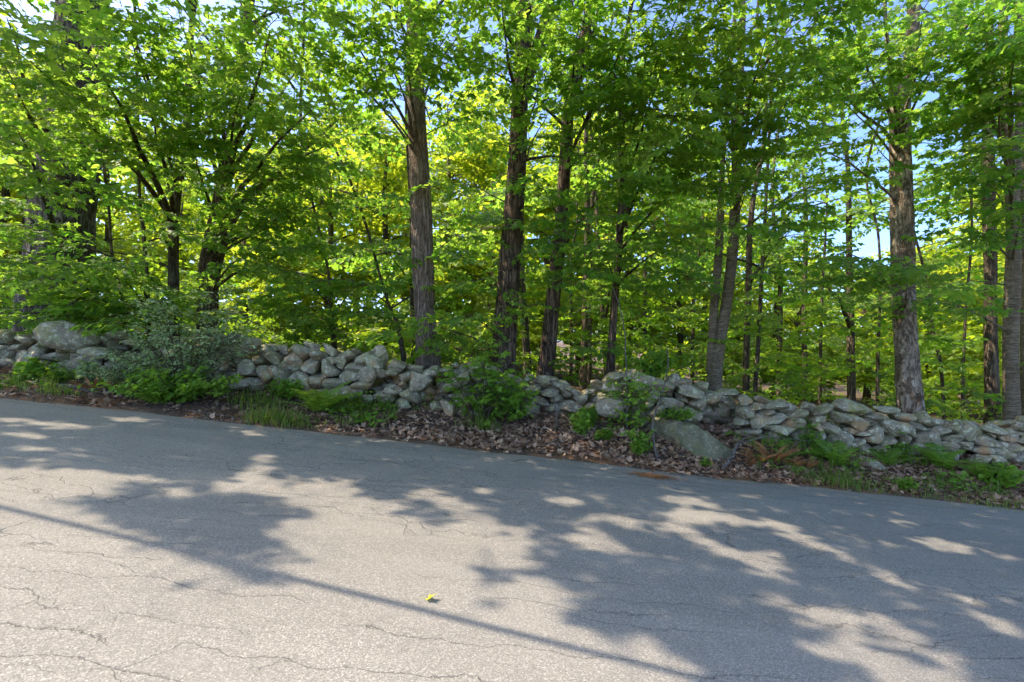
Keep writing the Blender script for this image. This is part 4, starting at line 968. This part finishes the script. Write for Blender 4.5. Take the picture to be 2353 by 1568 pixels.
leafy('leafy_plant', 'small bushy green weed near the road at the far left', 'plant', on_ground(135, 0, 7.7), 0.22, 0.20, 12, LANCE, LANCE_F, (0.05, 0.08), 'under', 17, 5, 0.5, group=VP)
leafy('leafy_plant', 'tuft of leaves below the big rounded boulder', 'plant', on_ground(205, 0, 7.9), 0.30, 0.18, 9, OVAL, OVAL_F, (0.06, 0.10), 'greyleaf', 18, 5, 0.5, group=VP)
leafy('leafy_plant', 'green seedling climbing the wall left of the long flat slab', 'plant', on_ground(1862, 0, 8.1), 0.55, 0.16, 9, OVAL, OVAL_F, (0.03, 0.055), 'bright', 19, 5, 0.4, group=VP)
leafy('leafy_plant', 'thin seedling in front of the wall below the pale plated trunk', 'plant', on_ground(2070, 0, 8.15), 0.6, 0.18, 9, OVAL, OVAL_F, (0.03, 0.055), 'bright', 20, 5, 0.4, group=VP)
leafy('leafy_plant', 'low leafy sprout at the road edge below the broad mossy boulder', 'plant', on_ground(1622, 0, 7.2), 0.10, 0.09, 5, OVAL, OVAL_F, (0.03, 0.05), 'bright', 21, 4, 0.5, group=VP)

def fern(label, px, Yd, n, L, mat, seed, group='ferns on the bank', arch=0.5, base=None, tint=0.5, hang=0.0):
    r = np.random.default_rng(seed); c = on_ground(px, 0, Yd) if base is None else base
    root = empty('fern', c); tag(root, label, 'fern', group)
    for i in range(n):
        a = 6.28 * i / n + r.normal(0, 0.3); l = L * r.uniform(0.7, 1.1); d = np.array([math.cos(a), math.sin(a), 0]); s = np.array([-d[1], d[0], 0])
        t = np.linspace(0, 1, 15); el = r.uniform(0.85, 1.42) + 0.1 * hang
        P = c + np.outer(l * t * math.cos(el) + l * 0.35 * t ** 2, d) + np.outer(l * (t * math.sin(el) - arch * t ** 2.2), [0, 0, 1])
        m = MB(); V, F = tube(P, np.linspace(0.004, 0.0015, 15), 3, caps=False); m.add(V, F, 1, 0.5)
        for k in range(2, 15):
            w = l * (0.22 - 0.09 * hang) * math.sin(math.pi * min(1, (k / 14) * 0.86 + 0.12)) ** 0.8
            fw = (P[k] - P[k - 1]); fw /= np.linalg.norm(fw)
            for sg in (1, -1):
                e = P[k] + s * sg * w * (1 - 0.6 * hang) + fw * w * 0.45 - [0, 0, w * (r.uniform(0.1, 0.4) + hang * 1.2)]
                h_ = fw * l * 0.021
                m.add([P[k] - h_, P[k] + h_, P[k] * 0.45 + e * 0.55 + h_, P[k] * 0.45 + e * 0.55 - h_, e], [(0, 1, 2), (0, 2, 3), (3, 2, 4)], 0, np.clip(r.normal(tint, 0.3), 0, 1))
        parent_keep(m.build('frond', [M[mat], M['twig']]), root)
    return root
fern('bright yellow-green fern at the foot of the wall in the middle left', 735, 7.7, 13, 0.85, 'fern', 1, tint=1.0, arch=0.40)
fern('lush green fern right of the orange dead ferns', 1925, 7.55, 10, 0.75, 'fern', 2, tint=0.7, arch=0.42)
fern('green fern against the wall below the pale plated trunk', 2040, 7.85, 8, 0.6, 'fern', 3, tint=0.6, arch=0.4)
fern('green fern spilling down the bank right of the pale plated trunk', 2165, 7.9, 9, 0.72, 'fern', 4, tint=0.6, arch=0.45)
fern('green fern near the right edge in front of the wall', 2240, 7.75, 8, 0.6, 'fern', 5, tint=0.7, arch=0.45)
fern('small green fern tucked behind the orange dead ferns', 1880, 7.75, 9, 0.36, 'fern', 6, tint=0.4)
for i, (px, Yd, L, lab) in enumerate([(1742,7.5,0.36,'orange dead fern nearest the broken grey branch'),(1775,7.55,0.46,'tallest orange dead fern on the bank'),(1815,7.5,0.34,'orange dead fern in the middle of the withered patch'),(1850,7.45,0.32,'withered orange fern beside the lush green fern'),(1722,7.4,0.24,'small orange dead fern at the left of the withered patch')]):
    fern(lab, px, Yd, 12, L * 1.0, 'deadfern', 20 + i, 'dead orange ferns', 0.35, tint=0.6, hang=0.8)
for i, (px, Yd, lab) in enumerate([(212,7.6,'brown dead fern behind the long stick at the left'),(262,7.65,'rusty dead fern between stick and large grey-green shrub'),(300,7.7,'dark rusty fern under the edge of the large grey-green shrub')]):
    fern(lab, px, Yd, 7, 0.32, 'deadfern', 40 + i, 'dead orange ferns', 0.35, hang=0.8)

wd = MB(); r = np.random.default_rng(91)
for q in range(1500):
    x_ = r.uniform(-9.5, 9.5); y_ = r.uniform(7.2, 8.45)
    dn = vnoise(np.array([x_, y_]), 1.1, 21) + 0.22 * float(sstep(0.5, -3.0, x_)) * float(sstep(-7.2, -5.6, x_)) + 0.16 * float(sstep(4.0, 7.0, x_)) + 0.12 * (y_ > 8.0)
    if dn < 0.70: continue
    p = np.array([x_, y_, float(ground_z(x_, y_))]); hh = r.uniform(0.06, 0.26) * (0.6 + dn * 0.5); kind_ = r.random()
    if kind_ < 0.5:
        for m_ in range(9):
            a = r.uniform(0, 6.28); d = np.array([math.cos(a), math.sin(a), 0]); sd = np.array([-d[1], d[0], 0]) * 0.005; q0 = p + r.normal(0, 0.03, 3) * [1, 1, 0]
            p1 = q0 + d * hh * 0.25 + [0, 0, hh * 0.7]; p2 = q0 + d * hh * r.uniform(0.4, 1.0) + [0, 0, hh * r.uniform(0.6, 1.0)]
            wd.add([q0 - sd, q0 + sd, p1 - sd * 0.8, p1 + sd * 0.8, p2], [(0, 1, 3), (0, 3, 2), (2, 3, 4)], 0, np.clip(r.normal(0.5, 0.3), 0, 1))
    else:
        n = int(r.integers(6, 15)); T_, F_ = (OVAL, OVAL_F) if kind_ < 0.8 else (MAPLE, MAPLE_F)
        ps = p + np.stack([r.normal(0, hh * 0.45, n), r.normal(0, hh * 0.35, n), r.uniform(0.25, 1.0, n) * hh], 1)
        W = place_leaves(T_, ps, r.uniform(0, 6.28, n), r.normal(0.3, 0.35, n), r.normal(0, 0.4, n), r.uniform(0.035, 0.085, n))
        wd.add(W.reshape(-1, 3), (F_[None] + (np.arange(n) * len(T_))[:, None, None]).reshape(-1, 3), 1, np.repeat(np.clip(r.normal(0.4, 0.25, n), 0, 1), len(F_)))
o = wd.build('weeds', [M['grass'], M['bright']]); tag(o, 'ragged low weeds and grass scattered along the bank below the wall', 'weeds', kind='stuff')

# ------------------------------------------------------------------ sticks and thin stems
def stick(name, label, pts, r0, r1, cat='stick', mat='stick', twigs=0, seed=1):
    r = np.random.default_rng(seed); S = spline(pts, 26); S[1:-1] += r.normal(0, r0 * 0.35, (24, 3))
    V, F = tube(S, np.linspace(r0, r1, 26), 8); m = MB(); m.add(V, F, 0, 0.5, True)
    for i in range(twigs):
        k = int(r.integers(6, 22)); d = r.normal(0, 1, 3); d[2] = abs(d[2]) * 0.5; d /= np.linalg.norm(d)
        V, F = tube([S[k], S[k] + d * r.uniform(0.1, 0.25)], [r0 * 0.4, r0 * 0.15], 5); m.add(V, F, 0, 0.5, True)
    return tag(m.build(name, M[mat], loc=tuple(S[0])), label, cat)
def gp(px, Yd, up=0.02):
    p = on_ground(px, 0, Yd); p[2] += up; return p
stick('fallen_stick', 'long grey-brown fallen stick lying beside the road at the left', [gp(128, 7.55), gp(200, 7.5, .03), gp(292, 7.45)], 0.016, 0.008, twigs=3)
stick('fallen_stick', 'thin twig lying across the needles at the foot of the large shrub', [gp(420, 7.15), gp(500, 7.1, .03), gp(560, 7.1)], 0.008, 0.004)
stick('fallen_branch', 'broken grey branch end propped on the bank left of the orange dead ferns', [gp(1662, 7.15, .03), gp(1676, 7.3, .10), gp(1692, 7.5, .24), gp(1706, 7.6, .3)], 0.028, 0.016, 'branch', twigs=2)
stick('fallen_stick', 'long thin grey stick lying over the tops of the orange dead ferns', [gp(1690, 7.6, .2), gp(1760, 7.7, .30), gp(1860, 7.8, .26)], 0.009, 0.005)
stick('bare_stem', 'curved pale bare stem leaning over the left end of the broad mossy boulder', [gp(1511, 7.25, -.02), at(1500, 985, 7.4), at(1512, 930, 7.7), at(1528, 880, 8.0), at(1535, 830, 8.2), at(1534, 795, 8.3)], 0.018, 0.007, 'stem')
stick('bare_stem', 'thin pale crooked stem rising in front of the blackish trunk', [gp(1440, 8.0, -.02), at(1440, 860, 8.05), at(1434, 760, 8.1), at(1424, 705, 8.15), at(1408, 660, 8.2)], 0.012, 0.006, 'stem')
stick('bare_stem', 'thin brown twig leaning against the wall below the slanting trunk', [gp(1282, 7.95, 0), at(1268, 880, 8.1), at(1255, 855, 8.25)], 0.010, 0.006, 'stem')
stick('fallen_stick', 'small dark twig on the asphalt near the far road edge', [np.array([*(at(1176, 0, 6.35)[:2]), 0]) + [0, 0, -1.6 + .015], np.array([at(1196, 0, 6.4)[0], 6.4, -1.6 + .02]), np.array([at(1212, 0, 6.42)[0], 6.42, -1.6 + 0.012])], 0.005, 0.003)

# leaf lying on the road
def road_point(px, py):
    """point of the road plane seen at a surveyed pixel"""
    dxp, dzp = (px - 1176.5) / PXF, -(py - 784) / PXF      # z = -1.6 - 0.11 x
    Yd = -1.6 / (dzp + 0.11 * dxp); return np.array([dxp * Yd, Yd, dzp * Yd])
p = road_point(993, 1384)
b = MB(); T = MAPLE.copy(); T[:, 2] += 0.9 * T[:, 1] ** 2 + 0.25 * T[:, 0] ** 2
W = place_leaves(T, np.array([p + [-0.03, 0, 0.010]]), np.array([0.5]), np.array([-0.25]), np.array([-0.35]), np.array([0.07]))
b.add(W.reshape(-1, 3), MAPLE_F, 0, 0.6); V, F = tube([W[0, 1], W[0, 1] + [-0.02, 0.02, 0.006], W[0, 1] + [-0.05, 0.03, 0.0]], [0.0015, 0.0012, 0.001], 4); b.add(V, F, 0, 0.2)
o = b.build('fallen_leaf', M['yellowleaf'], loc=tuple(p)); tag(o, 'single curled yellow-green leaf lying on the sunlit asphalt', 'leaf')

# overhead wire (out of view above, its shadow crosses the road), hung between two poles
A, B = road_point(0, 1165), road_point(1640, 1567)
h = 5.8; up = TO_SUN * (h / TO_SUN[2])
wa, wb = A + up, B + up; d = (wb - wa) / np.linalg.norm(wb - wa)
ends = []
for sgn, ref in ((-1, wa), (1, wb)):
    e = ref + sgn * d * 19.0
    ends.append(e)
S = np.array([ends[0] * (1 - t) + ends[1] * t for t in np.linspace(0, 1, 60)])
V, F = tube(S, np.full(60, 0.030), 6); m = MB(); m.add(V, F, 0, 0.5, True)
M['wire'] = nmat('wire')[0]; g = G(M['wire'].node_tree); g.out(g.principled((0.02, 0.02, 0.02), 0.6))
tag(m.build('overhead_wire', M['wire'], loc=tuple(S[0])), 'overhead utility wire whose thin shadow crosses the sunlit road', 'wire')
for e, lab in zip(ends, ('wooden utility pole beyond the uphill end of the view', 'wooden utility pole beyond the downhill end of the view')):
    gz = float(ground_z(e[0], e[1]))
    P = np.array([[e[0], e[1] + 0.16, gz - 0.5], [e[0], e[1] + 0.16, (gz + e[2]) / 2], [e[0], e[1] + 0.16, e[2] + 1.2]])
    V, F = tube(spline(P, 20), np.linspace(0.16, 0.11, 20), 16, relief_fn(1.0, 0.02, 10, 0.0)); m = MB(); m.add(V, F, 0, 0.5, True)
    root = empty('utility_pole', (e[0], e[1], gz)); tag(root, lab, 'utility pole')
    parent_keep(m.build('pole', M['bark_smooth']), root)
    V, F = tube([e + [0, 0.08, 0], e + [0, 0, 0.0], e + [0, -0.04, 0]], [0.03, 0.045, 0.03], 10); m = MB(); m.add(V, F, 0, 0.5, True); parent_keep(m.build('insulator', M['wire']), root)

print('tris', sum(len(me.polygons) for me in bpy.data.meshes), 'objects', len(bpy.data.objects))
